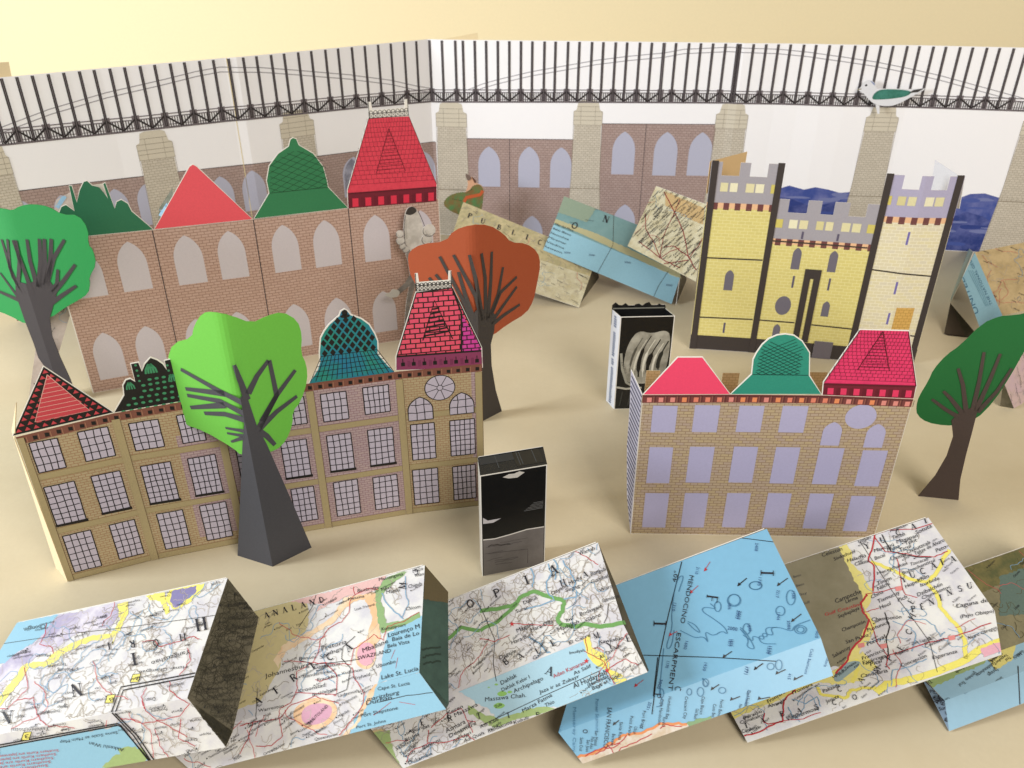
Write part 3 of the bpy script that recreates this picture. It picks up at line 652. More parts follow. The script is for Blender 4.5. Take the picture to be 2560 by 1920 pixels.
# roof 2
G2 = mat('#3F8A62', .6, .1)
def d2(s):
    for r, (y, x0, x1, n) in enumerate(((415, 735, 1130, 8), (380, 750, 1110, 8), (345, 800, 1080, 6), (310, 850, 1060, 5), (275, 860, 1030, 4), (245, 880, 1010, 3))):
        for i in range(n):
            x = x0+(x1-x0)*(i+.5+(.5 if r % 2 else 0)*.8)/n; c = FH.pix(zG((x, y-(x-900)*.17))); s.circ(c, .0011, .0008, G2, 2, 8)
    for cx, cy, r, st in ((925, 180, 50, 5), (800, 285, 38, 4), (1060, 235, 38, 4)):
        c = FH.pix(zG((cx, cy))); rr = FH.pix(zG((cx+r, cy)))[0]-c[0]
        for i in range(st):
            k = (i-(st-1)/2)/(st/2); s.line([(c[0]+rr*k*.9, c[1]-rr*.6), (c[0]+rr*k*.75, c[1]+rr*.1), (c[0]+rr*k*.15, c[1]+rr*.85)], rr*.26, G2, 2)
    for x in (833, 1028):
        for k in range(4): c = FH.pix(zG((x+k*8, 155+k*32))); s.circ(c, .0007, .0007, G2, 2, 6)
roof(FH, ht, zG((703, 445), (765, 340), (758, 280), (775, 248), (800, 240), (832, 258), (805, 148), (850, 140), (872, 195), (890, 150), (925, 110), (965, 125), (1000, 150), (1025, 185), (1012, 128), (1046, 120), (1065, 190), (1090, 180), (1125, 205), (1130, 250), (1190, 362)), INK, d2, .0006)
# roof 3 (mostly behind the tree)
roof(FH, ht, zG((1215, 350), (1490, 60), (1790, 270)), mat('#B84450'), None, .0006)
# roof 4 teal dome
TE = mat('#2A8A7C', .55, .1, 500, .3, None, '#26789A', 45)
def d4(s):
    L = [FH.pix(p) for p in ((803, 893), (944, 884))]; top = FH.pix((862, 785)); w = L[1][0]-L[0][0]; cx = (L[0][0]+L[1][0])/2; v0 = L[0][1]+.0005; Hh = top[1]-v0-.002
    rows = 7
    for r in range(rows):
        v = v0+Hh*(r+.5)/rows; hw = w/2*math.sqrt(max(.02, 1-((r+.5)/rows)**2.2))
        for i in range(-4, 5):
            u = cx+(i+(.5 if r % 2 else 0))*w/7
            if abs(u-cx) < hw-.0009 and r % 2 == 0 or (r % 2 and abs(u-cx) < hw-.0012): 
                k = .0016; s.poly([(u-k, v), (u, v-Hh/rows*.72), (u+k, v), (u, v+Hh/rows*.72)], INK, 2)
    B0, B1 = FH.pix((776, 955)), FH.pix((985, 929)); 
    for i in range(17):
        t = i/16; s.line([(L[0][0]+w*t, v0), (B0[0]+(B1[0]-B0[0])*t, B0[1]+(B1[1]-B0[1])*t)], .00035, INK, 2)
    for j in range(5):
        t = j/5; a = (L[0][0]*(1-t)+B0[0]*t, v0*(1-t)+B0[1]*t); b = (L[1][0]*(1-t)+B1[0]*t, v0*(1-t)+B1[1]*t); s.line(jit(a, b, 8, .0001), .00035, INK, 2)
    s.circ((top[0], top[1]+.0008), .0016, .0018, INK, 2); s.circ((top[0], top[1]-.0012), .0026, .0011, INK, 2)
roof(FH, ht, [(773, 959), (795, 925), (801, 905), (800, 880), (803, 845), (812, 828), (824, 812), (849, 790), (853, 779), (861, 774), (869, 779), (876, 788), (903, 798), (922, 812), (936, 835), (943, 853), (944, 885), (965, 910), (987, 932)], TE, d4, .0007)
# roof 5 red brick mansard
RB = brick('#DB4F6E', '#E2566A', '#1B1516', .0056, .0031, .00042, .45, 'drawn_red_bricks'); MG = brick('#C63A94', '#CF459C', '#2A1526', .0046, .0028, .0004, .45, 'magenta_sheen_bricks')  # magenta strip: glossy sheen put into the brick colour
def d5(s):
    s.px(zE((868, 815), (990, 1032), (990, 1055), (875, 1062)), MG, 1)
    s.pline(zE((815, 670), (868, 815), (870, 1060)), .0009, INK, 3)
    I = [FH.pix(zE(p)) for p in ((703, 738), (632, 985), (815, 975))]; s.line([I[1], I[0], I[2]], .0007, INK, 3)
    for i in range(2, 9):
        t = i/9; s.line(jit([I[0][k]+(I[1][k]-I[0][k])*t for k in (0, 1)], [I[0][k]+(I[2][k]-I[0][k])*t*.9 for k in (0, 1)], 4, .00015), .0010, INK, 3)
    b = [FH.pix(zE(p)) for p in ((470, 1085), (992, 1048), (995, 1148), (470, 1168))]
    s.poly(b, mat('#883A5E', .5), 2); s.line([b[0], b[1]], .0011, INK, 3)
    for i in range(8):
        t = (i+.55)/8; x = b[0][0]*(1-t)+b[1][0]*t; y = (b[0][1]*(1-t)+b[1][1]*t)*.4+(b[3][1]*(1-t)+b[2][1]*t)*.6
        s.rect((x-.0011, y-.0012), (x+.0011, y+.0012), INK, 3); s.line([(x, y), (x, y+.0035)], .0005, INK, 3)
        for e in (.0028, .0034, .004): s.line([(x+e, y-.002), (x+e, y+.002)], .0002, mat('#5A2040'), 3)
    a = [FH.pix(zE(p)) for p in ((472, 1085), (592, 692), (812, 662), (990, 1030))]; s.line([a[1], a[2]], .0006, INK, 3); s.line([a[0], a[1]], .0005, INK, 3); s.line([a[2], a[3]], .0006, INK, 3)
r5 = roof(FH, ht, zE((470, 1168), (470, 1090), (592, 692), (812, 662), (990, 1030), (997, 1150)), RB, d5, .0006)
cresting(FH, r5, zE, (590, 690), (812, 662), .0105)
# back flap of the terrace, left end
FLB = Strip([P((140, 1420))[:2], P((169, 1454))[:2]])
s = Sheet(FLB); s.solid([FLB.pix(p) for p in [(169, 1454), (36, 1098), (zG((98, 385))), (zG((70, 560))), (140, 1420)]], CARD, CARD); s.finish('side_flap', ht)
#@@MANSION
FM = base_strip((1575, 1334), (1890, 1339), (2185, 1345))
mn = thing('brick_mansion', 'tan brick paper mansion with blank lavender windows and a green dome between two red roofs', 'building', FM.W(FM.L[1], 0))
ML = [FM.pix(p) for p in zI((258, 582), (800, 580), (1365, 585), (1925, 608))]; hM = sum(q[1] for q in ML)/4
UM = FM.pix(zI((1925, 608)))[0]; 
MB = brick('#B5A280', '#AE9B8C', '#866F57', .0044, .0019, .0002)
s = Sheet(FM); o_ = [(0, 0), (UM, 0)]+ML[::-1][:3]+[(0, ML[0][1])]
s.solid(o_, WHITE, CARD); s.poly([(.0003, .0003), (UM-.0003, .0003)]+[(UM-.0003, ML[3][1]), ML[2], ML[1], (.0003, ML[0][1])], MB, 1); s.finish('facade', mn)
WM = [((310, 812), (478, 650)), ((563, 810), (740, 647)), ((832, 810), (1012, 650)), ((1093, 812), (1282, 652)), ((283, 1123), (450, 905)), ((525, 1120), (705, 902)), ((788, 1120), (972, 902)), ((1040, 1125), (1232, 905)), ((1300, 1130), (1503, 910)), ((1560, 1142), (1770, 925)),
 ((258, 1395), (425, 1187)), ((495, 1395), (667, 1187)), ((748, 1395), (927, 1187)), ((993, 1397), (1178, 1188)), ((1243, 1402), (1437, 1190)), ((1490, 1418), (1695, 1205))]
for a, b in WM:
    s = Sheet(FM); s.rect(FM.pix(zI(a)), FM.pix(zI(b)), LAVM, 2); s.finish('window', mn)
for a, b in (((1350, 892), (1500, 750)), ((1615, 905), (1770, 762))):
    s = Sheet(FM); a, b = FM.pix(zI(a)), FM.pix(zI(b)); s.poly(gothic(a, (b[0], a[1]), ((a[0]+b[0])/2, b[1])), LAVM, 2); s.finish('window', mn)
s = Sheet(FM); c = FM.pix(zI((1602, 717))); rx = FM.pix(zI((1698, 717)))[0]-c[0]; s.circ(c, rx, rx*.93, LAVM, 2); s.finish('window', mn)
s = Sheet(FM); s.poly([(0, ML[0][1]-.0052), (ML[1][0], ML[1][1]-.0052), (ML[2][0], ML[2][1]-.0052), (UM, ML[3][1]-.0052), (UM, ML[3][1]-.0001), (ML[2][0], ML[2][1]-.0001), (ML[1][0], ML[1][1]-.0001), (0, ML[0][1]-.0001)], mat('#743D3A', .5), 2)
for i in range(23):
    u = UM*(i+.6)/23; v = ip(ML, u); s.rect((u-.0013, v-.0047), (u+.0013, v-.0018), mat(random.choice(('#E08A5C', '#DB8068', '#D98A80')), .5), 3)
    s.line([(u+.0024, v-.005), (u+.0024, v-.001)], .0003, mat('#A06A58'), 3); s.line([(u+.0033, v-.005), (u+.0033, v-.001)], .0003, mat('#4D2526'), 3)
s.line([(0, ML[0][1]-.0009), ML[1][:1]+(ML[1][1]-.0009,), ML[2][:1]+(ML[2][1]-.0009,), (UM, ML[3][1]-.0009)], .0005, mat('#4D2526'), 3)
s.finish('cornice', mn)
PK = mat('#E8466A', .55, .04); TG = mat('#2A8A76', .55, .06)
roof(FM, mn, zI((268, 580), (480, 354), (628, 354), (797, 578)), PK, None, .0006)
def dm(s): lattice(FM, (zI((945, 460)), zI((1283, 215))), mat('#0F4238'), 6)(s); s.pline(zI((935, 457), (1283, 462)), .0004, mat('#0F4238'))
roof(FM, mn, zI((806, 578), (935, 457), (945, 365), (965, 325), (1000, 275), (1040, 240), (1090, 218), (1140, 212), (1190, 220), (1240, 255), (1285, 325), (1283, 465), (1358, 578)), TG, dm, .0006)
roof(FM, mn, zI((1368, 583), (1378, 505), (1600, 184), (1895, 192), (1942, 528), (1924, 606)), mat('#E03A6A', .5, .05, 400, .3, None, '#D23464', 250),
     mansard(FM, zI, ((1378, 505), (1600, 184), (1895, 192), (1942, 528)), ((1738, 192), (1582, 428), (1778, 435)), ((1375, 515), (1940, 530), (1926, 604), (1370, 582)), 7, mat('#DB355F')), .0006)
FS = Strip([P((1549, 1294))[:2], P((1575, 1334))[:2]])
HW = mat('#B9B6C4', .5); HD = mat('#54546A', .5)
s = Sheet(FS); ol = [FS.pix(p) for p in zI((187, 1437), (258, 580), (190, 428), (183, 640), (165, 900), (165, 1200))]; s.solid(ol, HW, WHITE)
lo = min(q[0] for q in ol); hi = max(q[0] for q in ol)
for i in range(36):
    v = i*.0033-.012; q = []
    for j in range(12):
        u = lo+(hi-lo)*j/11; vv = v+(hi-u)/(hi-lo)*.007
        if inside((u, vv), ol): q.append((u, vv))
    if len(q) > 1: s.line(q, .0012, HD, 2)
s.finish('side_flap', mn)
FB = Strip([(q[0], q[1]) for q in (P((1569, 1334))+Vector((.004, .028, 0)), P((2185, 1341))+Vector((.002, .028, 0)))])
s = Sheet(FB); a, b = FB.pix(zI((285, 435))), FB.pix(zI((1400, 445))); us_ = [FB.pix(zI((x, 440)))[0] for x in (285, 370, 755, 860, 1290, 1400)]; hb = a[1]
UB = FB.L[-1]
s.solid([(us_[0], 0), (UB, 0), (UB, hb-.03), (us_[5], hb-.022), (us_[5], hb), (us_[4], hb), (us_[4], hb-.022), (us_[3], hb-.022), (us_[3], hb-.001), (us_[2], hb-.001), (us_[2], hb-.022), (us_[1], hb-.022), (us_[1], hb), (us_[0], hb)], brick('#D2B184', '#CCAA7E', '#AC8858', .0034, .0018, .00014), CARD)
s.finish('rear_wall', mn)
#@@CASTLE
FC = base_strip((1723, 871), (1800, 876), (1876, 881), (1980, 889.5), (2085, 899), (2118, 902), (2200, 908), (2284, 909))
ca = thing('paper_castle', 'yellow brick paper castle with grey battlements, black edges and two towers', 'castle', FC.W(FC.L[3], 0))
YB = brick('#D5C97E', '#CFC37A', '#E0D89C', .0058, .0027, .00022, .5, 'yellow_brick'); YB2 = brick('#DAD0A8', '#D4CCB4', '#E8E2CC', .0058, .0027, .00022, .38, 'yellow_brick_sheen')  # paler brick on the right tower: window sheen painted into the colour
BK = mat('#3B3432', .6, .08); GY = mat('#9F9BA2', .5); GYL = mat('#A9A4BE', .45)  # lilac grey of the right tower is painted sheen too
def cpx(*p): return [FC.pix(q) for q in zF(*p)]
secs = [dict(o=((155, 1280), (290, 130)), r=((538, 1300), (735, 148)), m=YB, g=GY, top=0, mer=[(0, .165), (.42, .57), (.82, 1)]),
        dict(o=((550, 1300), (700, 357)), r=((1130, 1355), (1305, 400)), m=YB, g=GY, top=0, mer=[(0, .13), (.31, .44), (.56, .70), (.86, 1)]),
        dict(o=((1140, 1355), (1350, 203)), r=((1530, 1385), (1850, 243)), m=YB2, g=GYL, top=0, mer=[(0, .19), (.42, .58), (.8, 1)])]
ub = [FC.pix(zF(p))[0] for p in ((155, 1280), (537, 1300), (1133, 1340))]+[FC.L[-1]]
tps = [FC.pix(zF((505, 140)))[1], FC.pix(zF((1000, 378)))[1], FC.pix(zF((1600, 222)))[1]]
for i, sc_ in enumerate(secs):
    a, b = ub[i], ub[i+1]; w = b-a; T = tps[i]; s = Sheet(FC); gap = .0105
    ol = [(a, 0), (b, 0)]; 
    for (x0, x1) in sc_['mer'][::-1]:
        ol += [(a+w*x1, T-gap) if x1 < 1 else (b, T), ] + ([(a+w*x1, T)] if x1 < 1 else []) + ([(a+w*x0, T), (a+w*x0, T-gap)] if x0 > 0 else [(a, T)])
    pb = [T-.0105-.026, T-.0105-.0215]
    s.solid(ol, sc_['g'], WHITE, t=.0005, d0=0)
    s.rect((a, 0.0135), (b, pb[0]), sc_['m'], 1)
    n = int(w/.0042)
    for k in range(n):
        s.rect((a+w*k/n, pb[0]), (a+w*(k+1)/n, pb[1]), mat('#6B3F3E') if k % 2 else mat('#E0B48C'), 1)
        if k % 2: s.rect((a+w*k/n, pb[0]-.0012), (a+w*(k+1)/n, pb[0]), mat('#6B3F3E'), 2)
    s.finish('tower_wall' if i != 1 else 'gate_wall', ca)
    s = Sheet(FC); 
    for (x0, x1) in [(.03, .09), (.17, .28), (.31, .42), (.54, .66), (.68, .80), (.90, .97)] if i != 1 else [(.03, .10), (.16, .24), (.26, .34), (.42, .49), (.51, .58), (.66, .74), (.76, .84), (.90, .98)]:
        s.rect((a+w*x0, T-gap-.0125), (a+w*x1, T-gap-.0055), mat(random.choice(('#D6CFA4', '#E2DDBE', '#CEC591', '#D8D0A6')), .5) if .1 < x0 < .88 else mat('#C9BC66', .5), 2)
    s.finish('battlement_openings', ca)
    s = Sheet(FC); s.rect((a, .0003), (b, .0135), BK, 1); s.finish('plinth', ca)
for i, u in enumerate([ub[0]+.003, ub[1], ub[2], ub[3]-.003]):
    T = [tps[0], tps[0], tps[2], tps[2]][i]; w = .0050
    s = Sheet(FC); s.solid([(u-w/2, .0002), (u+w/2, .0002), (u+w/2, T+.0008), (u-w/2, T+.0008)], BK, BK, t=.0008, d0=.0004); s.finish('black_edge_strip', ca)
ST = mat('#5A5468', .5); DKW = mat('#6A6672', .5); LN = mat('#3C342E', .6)
for kind, a, b in (('g', (368, 922), (428, 800)), ('g', (780, 793), (845, 663)), ('g', (1003, 810), (1070, 682)), ('g', (965, 1083), (1018, 992)), ('g', (660, 1245), (712, 1132))):
    s = Sheet(FC); a, b = FC.pix(zF(a)), FC.pix(zF(b)); s.poly(gothic((a[0]-.0006, a[1]), (b[0]+.0010, a[1]), ((a[0]+b[0])/2+.0002, b[1]), k_=.8), DKW, 2); s.finish('window', ca)
s = Sheet(FC); c = FC.pix(zF((731, 1017))); s.circ(c, FC.pix(zF((780, 1017)))[0]-c[0], .0085, DKW, 2); s.finish('window', ca)
for a, b in (((367, 1185), (371, 1122)), ((848, 608), (853, 563)), ((1064, 622), (1072, 578)), ((787, 908), (799, 835)), ((1008, 925), (1020, 850)), ((1490, 645), (1507, 565)), ((1416, 948), (1433, 872)), ((1370, 1133), (1385, 1063))):
    s = Sheet(FC); a, b = FC.pix(zF(a)), FC.pix(zF(b)); u = (a[0]+b[0])/2; s.rect((u-.0008, a[1]), (u+.0008, b[1]), ST if b[0] < ub[2] else mat('#6E66A8'), 2); s.finish('arrow_slit', ca)  # right-tower slits take the same lilac sheen tint
for ln in ([(245, 722), (605, 738)], [(200, 1087), (545, 1102)], [(655, 618), (1250, 663)], [(577, 1105), (800, 1122)], [(905, 1135), (1195, 1165)], [(1255, 793), (1650, 838)], [(1500, 1200), (1545, 1206)]):
    s = Sheet(FC); s.pline(zF(*ln), .0012, LN, 3); s.finish('seam_line', ca)
s = Sheet(FC); a = FC.pix(zF((815, 1230)))[0]; x = [FC.pix(zF(p))[0] for p in ((868, 800), (970, 800))]; vt = FC.pix(zF((915, 795)))[1]; w = .0050
s.solid([(x[0], .014), (x[0]+w, .014), (x[0]+w, vt-.008), (x[1]-w, vt-.008), (x[1]-w, .014), (x[1], .014), (x[1], vt), (x[0], vt)], BK, BK, t=.0003, d0=.0006); s.finish('door_frame', ca)
s = Sheet(FC); a, b = FC.pix(zF((905, 1335))), FC.pix(zF((1040, 1240))); s.solid([(a[0], .0005), (b[0], .0005), (b[0], b[1]), (a[0], b[1])], mat('#6A646B', .6), t=.0003, d0=.0012); s.finish('door_step', ca)
s = Sheet(FC); a, b = FC.pix(zF((1395, 1165))), FC.pix(zF((1540, 1032))); s.rect(a, b, brick('#D2A95C', '#CDA257', '#A8803C', .0040, .0026, .0002), 2); s.finish('brick_patch', ca)
# folded back flaps on the towers
def free_panel(name, parent, tri, zf, m):                  # points as (zoom px, Y depth)
    pts = [PY(zf(p), y) for p, y in tri]; fr = Plane(pts[0], pts[1], pts[2]); s = Sheet(fr); s.solid([fr.uv(q) for q in pts], m, m); return s.finish(name, parent)
yl = FC.W(.002, 0).y; yr = FC.W(FC.L[-1]-.002, 0).y
free_panel('tower_flap', ca, (((285, 132), yl+.002), ((512, 72), yl+.045), ((470, 330), yl+.045), ((270, 330), yl+.002)), zF, mat('#D8B888', .6))
free_panel('tower_flap', ca, (((1845, 240), yr+.002), ((1665, 122), yr+.045), ((1620, 400), yr+.045), ((1830, 420), yr+.002)), zF, mat('#E4E4EA', .45))
#@@BOXES
def boxobj(name, label, fl, frr, topl, off, draw, side, topm, extra=None):
    fr = base_strip(fl, frr); Hh = fr.pix(topl)[1]; Wd = fr.L[-1]
    t = thing(name, label, 'box', fr.W(Wd/2, 0), 'black and white photo boxes')
    s = Sheet(fr); s.solid([(0, 0), (Wd, 0), (Wd, Hh), (0, Hh)], WHITE, WHITE); draw(s, Wd, Hh, fr); s.finish('front_panel', t)
    n = fr.seg(0)[2]; 
    p0, p1 = fr.p[0], fr.p[1]; b0, b1 = p0+Vector(off), p1+Vector(off)
    for nm, a, b in (('side_panel', b0, p0), ('side_panel', p1, b1), ('back_panel', b1, b0)):
        g = Strip([a, b]); s = Sheet(g); L = g.L[-1]; top = Hh+(.003 if nm == 'back_panel' else 0); s.solid([(.0005, 0), (L-.0005, 0), (L-.0005, top), (.0005, top)], side, WHITE, topm)
        if extra and nm == 'side_panel' and a is b0: extra(s, L, Hh)
        s.finish(nm, t)
    return t, fr, Hh, Wd
BLK = mat('#141517', .25, .1, 300, .5); GR1 = mat('#7F7A79', .4, .05, 300, .5, None, '#6D6867', 40)
def drawA(s, w, h, fr):
    s.rect((.0004, .0003), (w-.0006, h-.0004), BLK, 1)
    g = [(.0008, .0004), (w-.001, .0004), (w-.001, h*.40), (w*.7, h*.405), (w*.45, h*.385), (w*.2, h*.37), (.0008, h*.38)]
    s.poly(g, GR1, 2); s.line(g[2:], .0007, WHITE, 3)
    s.poly([(w*.33, h*.955), (w*.42, h*.975), (w*.5, h*1-.002), (w*.58, h*.985), (w*.66, h*.968), (w*.55, h*.93), (w*.42, h*.935)], mat('#C8C5C0', .3), 3)
    s.poly([(0.001, h*.60), (w*.1, h*.565), (w*.3, h*.565), (w*.18, h*.535), (.001, h*.54)], mat('#C8C5C8', .3), 3)
    for i in range(8): v = h*random.uniform(.04, .33); x = w*random.uniform(.02, .5); s.line(jit((x, v), (x+w*random.uniform(.2, .45), v+random.uniform(-.0005, .001)), 8, .0003), .0003, mat('#5A5554'), 3)
    s.line([(w*.72, h*.05), (w*.72, h*.2), (w*.1, h*.23)], .0003, mat('#4A4544'), 3)
    s.line(jit((w*.1, h*.31), (w*.45, h*.29), 8, .0006), .0008, mat('#4A4544'), 3)
    for i in range(6): s.line(jit((w*(.8-.03*i), h*(.66-.013*i)), (w*.95, h*(.66-.013*i)), 10, .0001), .0002, mat('#8A8A8A'), 3)
ta, fa, ha, wa = boxobj('photo_box', 'black over grey glossy paper box standing at the right corner of the windowed terrace', zH((1490, 1575)), zH((1872, 1500)), zH((1455, 962)), (-.0018, .0135), drawA, mat('#B8B2A6', .4), BLK)
# slanted dark lid
n_ = fa.seg(0)[2]
def lid(t, fr, h, w, off, rise, m, deco=None):
    depth = off[1]
    n = fr.seg(0)[2]; a = fr.W(0, h+.0003); b = fr.W(w, h+.0003); c = Vector((b.x+off[0], b.y+off[1], h+rise)); d = Vector((a.x+off[0], a.y+off[1], h+rise))
    g = Plane(a, b, c); s = Sheet(g); s.solid([g.uv(q) for q in (a, b, c, d)], m, WHITE)
    if deco: deco(s, g, w, depth)
    s.finish('lid', t)
def dl(s, g, w, dp):
    s.rect((w*.56, .002), (w*.97, dp*.97), BLK, 2); s.rect((.002, dp*.55), (w*.56, dp*.97), mat('#2B2E31', .3), 2)
    for k in (.3, .62, .66, .86): s.line([(w*k, .003), (w*k, dp*.95)], .0004, mat('#44484B', .3), 3)
lid(ta, fa, ha, wa, (-.0018, .0135), .0025, mat('#1C1E20', .25), dl)
def drawB(s, w, h, fr):
    s.rect((.0006, .0003), (w-.0006, h-.0004), BLK, 1)
    sh = smooth([(w*.12, h*.42), (w*.2, h*.3), (w*.45, h*.28), (w*.85, h*.3), (w*.95, h*.45), (w*.97, h*.8), (w*.85, h*.86), (w*.6, h*.82), (w*.35, h*.86), (w*.2, h*.75), (w*.13, h*.6)], 2)
    s.poly(sh, mat('#ABA89C', .3, .1, 200, .4, None, '#807D72', 70), 2)
    for pts, ww, mm in (([(.42, .36), (.40, .5), (.46, .66), (.60, .80)], [.0012, .003, .0026, .0006], BLK), ([(.60, .34), (.57, .46), (.62, .6), (.78, .76)], [.001, .0024, .0036, .0008], BLK), ([(.80, .40), (.76, .5), (.82, .62), (.93, .74)], [.0006, .0028, .003, .001], mat('#2A2A26', .3)), ([(.24, .42), (.26, .55), (.34, .68), (.44, .78)], [.0004, .0016, .0018, .0005], mat('#55534B', .3)),
                        ([(.50, .36), (.49, .48), (.54, .62), (.68, .76)], [.0006, .0018, .002, .0006], mat('#D8D5C8', .3)), ([(.68, .38), (.67, .48), (.72, .6), (.84, .72)], [.0006, .0016, .0016, .0006], mat('#D8D5C8', .3)), ([(.32, .38), (.33, .5), (.4, .64), (.52, .76)], [.0005, .0014, .0016, .0005], mat('#CFCCBE', .3))):
        s.line(curve([(w*a, h*b) for a, b in pts]), .001, mm, 3, [ww[min(3, int(i*4/13))] for i in range(len(curve(pts)))])
    s.line([(w*.06, h*.62), (w*.1, h*.45), (w*.2, h*.3), (w*.35, h*.25)], .0018, mat('#9A988C', .3), 3)
    s.line([(w*.02, h*.25), (w*.2, h*.23), (w*.5, h*.24)], .0016, mat('#B5B2A6', .3), 3)
    s.text('A BIT PAUL', zE((1848, 1120)), zE((1875, 1190)), 6, mat('#55534C'), 4)
    for i in range(5): s.line([(w*(.1+.16*i), h*.04), (w*(.14+.16*i), h*.2)], .001, mat('#3A3A36', .3), 3)
def exB(s, L, h):
    for i in range(40):
        v = .002+(h-.004)*i/40
        if random.random() < .85: s.rect((L*.35, v), (L*.35+L*.3*random.uniform(.7, 1), v+(h/40)*.6), mat('#5F6E8C'), 2)
tb, fb_, hb_, wb = boxobj('photo_box', 'paper box with a black photo of pale folds, standing left of the yellow castle', zE((1806, 1408)), zE((2120, 1400)), zE((1828, 842)), (-.0050, .013), drawB, mat('#D6DAE2', .4), BLK, exB)
g = Strip([fb_.p[0]+Vector((-.005, .0133)), fb_.p[1]+Vector((-.005, .0133))])
s = Sheet(g); q = [(0, hb_-.012)]+[(g.L[-1]*i/16, hb_+.0035+.0016*math.sin(i*1.9)+.001*math.sin(i*.8)) for i in range(17)]+[(g.L[-1], hb_-.012)]
s.solid(q, BLK, BLK, d0=.0012); s.line([(g.L[-1]*.02, hb_+.001), (g.L[-1]*.98, hb_+.001)], .001, mat('#77776E', .3), 20); s.finish('torn_flap', tb)
#@@FIGURES
FD = base_strip((985, 868), (1090, 850))
dg = thing('dog_cutout', 'grey paper cutout of a poodle with raised snout before the pink palace', 'dog cutout', FD.W(FD.L[-1]/2, 0))
DG = mat('#A5A29C', .5, .15, 350, .3, None, '#B7B3AB', 120); DGL = mat('#CFCBC5', .5, .05, 300, .3, None, '#B3AFA8', 90); DGD = mat('#6F6B69', .5, .1, 300, .3, None, '#8F8A86', 100)
s = Sheet(FD)
bodyp = smooth(zE((520, 440), (575, 440), (620, 480), (600, 600), (570, 700), (545, 800), (560, 900), (600, 1010), (620, 1080), (500, 1090), (505, 1000), (520, 880), (530, 740), (555, 620), (545, 520)), 1)
s.solid([FD.pix(p) for p in bodyp], DGD, WHITE); s.finish('body', dg)
s = Sheet(FD); hd = smooth(zE((520, 200), (540, 165), (575, 160), (600, 185), (625, 260), (645, 330), (640, 400), (600, 440), (550, 440), (515, 400), (508, 320), (515, 250)), 2)
s.solid([FD.pix(p) for p in hd], DGL, WHITE, d0=.0007); s.px(smooth(zE((522, 205), (540, 165), (575, 160), (598, 190), (560, 215), (530, 210)), 2), INKS, 12); s.pline(zE((602, 190), (625, 240), (643, 285)), .0005, INKS, 12); s.line([FD.pix(p) for p in zE((522, 215), (514, 300), (520, 390), (552, 438), (600, 436), (636, 400))], .0010, DGD, 12); s.line([FD.pix(p) for p in zE((530, 240), (526, 300), (532, 360))], .0009, DG, 12); s.finish('head', dg)
for x, y, r in ((488, 330, 24), (492, 372, 26), (505, 405, 20), (525, 425, 20), (668, 308, 40), (655, 362, 34), (610, 425, 30)):
    s = Sheet(FD); c = FD.pix(zE((x, y))); rr = FD.pix(zE((x+r, y)))[0]-c[0]; s.solid([(c[0]+rr*math.cos(i*.35), c[1]+rr*math.sin(i*.35)) for i in range(18)], DGL, WHITE, t=.0003, d0=.0012); s.line(arcp(c[0], c[1], rr*.93, rr*.93, 150, 330, 10), .0006, DGD, 18); s.line(arcp(c[0], c[1], rr*.55, rr*.55, 180, 300, 6), .0004, DG, 18); s.finish('fur_curl', dg)
s = Sheet(FD); s.line([FD.pix(p) for p in zE((565, 595), (535, 640), (470, 695))], .006, DGD, 8, [.006, .005, .0045]); s.finish('foreleg', dg)
s = Sheet(FD); s.solid([FD.pix(p) for p in smooth(zE((490, 685), (480, 715), (440, 722), (405, 712), (395, 695), (430, 690), (440, 668), (475, 672)), 1)], mat('#BFBDB8', .5), WHITE, t=.0002, d0=.0009); s.finish('paw', dg)
FW_ = Strip([PY((1100, 600), .880)[:2], PY((1230, 600), .880)[:2]])
wm = thing('woman_cutout', 'small paper cutout of a reclining woman in a green dress by a stone pier', 'figure cutout', FW_.W(.02, 0))
SK = mat('#C79A7C', .5); DRS = mat('#4C7648', .5, .15, 300, .3, None, '#7A5A34', 90)
s = Sheet(FW_)
s.solid([FW_.pix(p) for p in smooth(zB((905, 1100), (915, 1080), (945, 1090), (960, 1125), (1000, 1140), (1010, 1190), (990, 1260), (900, 1350), (870, 1420), (840, 1330), (895, 1250), (890, 1190), (910, 1140)), 1)], SK, WHITE)
a = FW_.pix(zB((870, 1400))); b_ = FW_.pix(zB((960, 1400))); s.solid([(a[0], 0), (b_[0], 0), (b_[0], a[1]+.02), (a[0], a[1]+.02)], DRS, WHITE, d0=-.0006)
s.finish('body', wm)
s = Sheet(FW_); s.solid([FW_.pix(p) for p in smooth(zB((752, 1250), (790, 1200), (860, 1178), (915, 1180), (935, 1140), (980, 1128), (1008, 1165), (1000, 1250), (985, 1330), (900, 1340), (850, 1318), (790, 1290)), 2)], DRS, WHITE, t=.0002, d0=.0005); 
s.pline(zB((900, 1180), (935, 1160)), .0006, mat('#244A24'), 9); s.pline(zB((810, 1220), (900, 1240)), .0005, mat('#244A24'), 9); s.finish('dress', wm)
s = Sheet(FW_); s.px(smooth(zB((890, 1062), (925, 1078), (930, 1100), (905, 1112)), 1), mat('#6B5A52'), 10); s.px(smooth(zB((930, 1080), (962, 1110), (955, 1130), (940, 1105)), 1), mat('#5A3A2C'), 10); s.finish('hair', wm)
s = Sheet(FW_); s.pline(zB((1000, 1170), (985, 1195), (900, 1212), (885, 1240)), .0035, mat('#B5552F', .5), 11); s.finish('arm', wm)
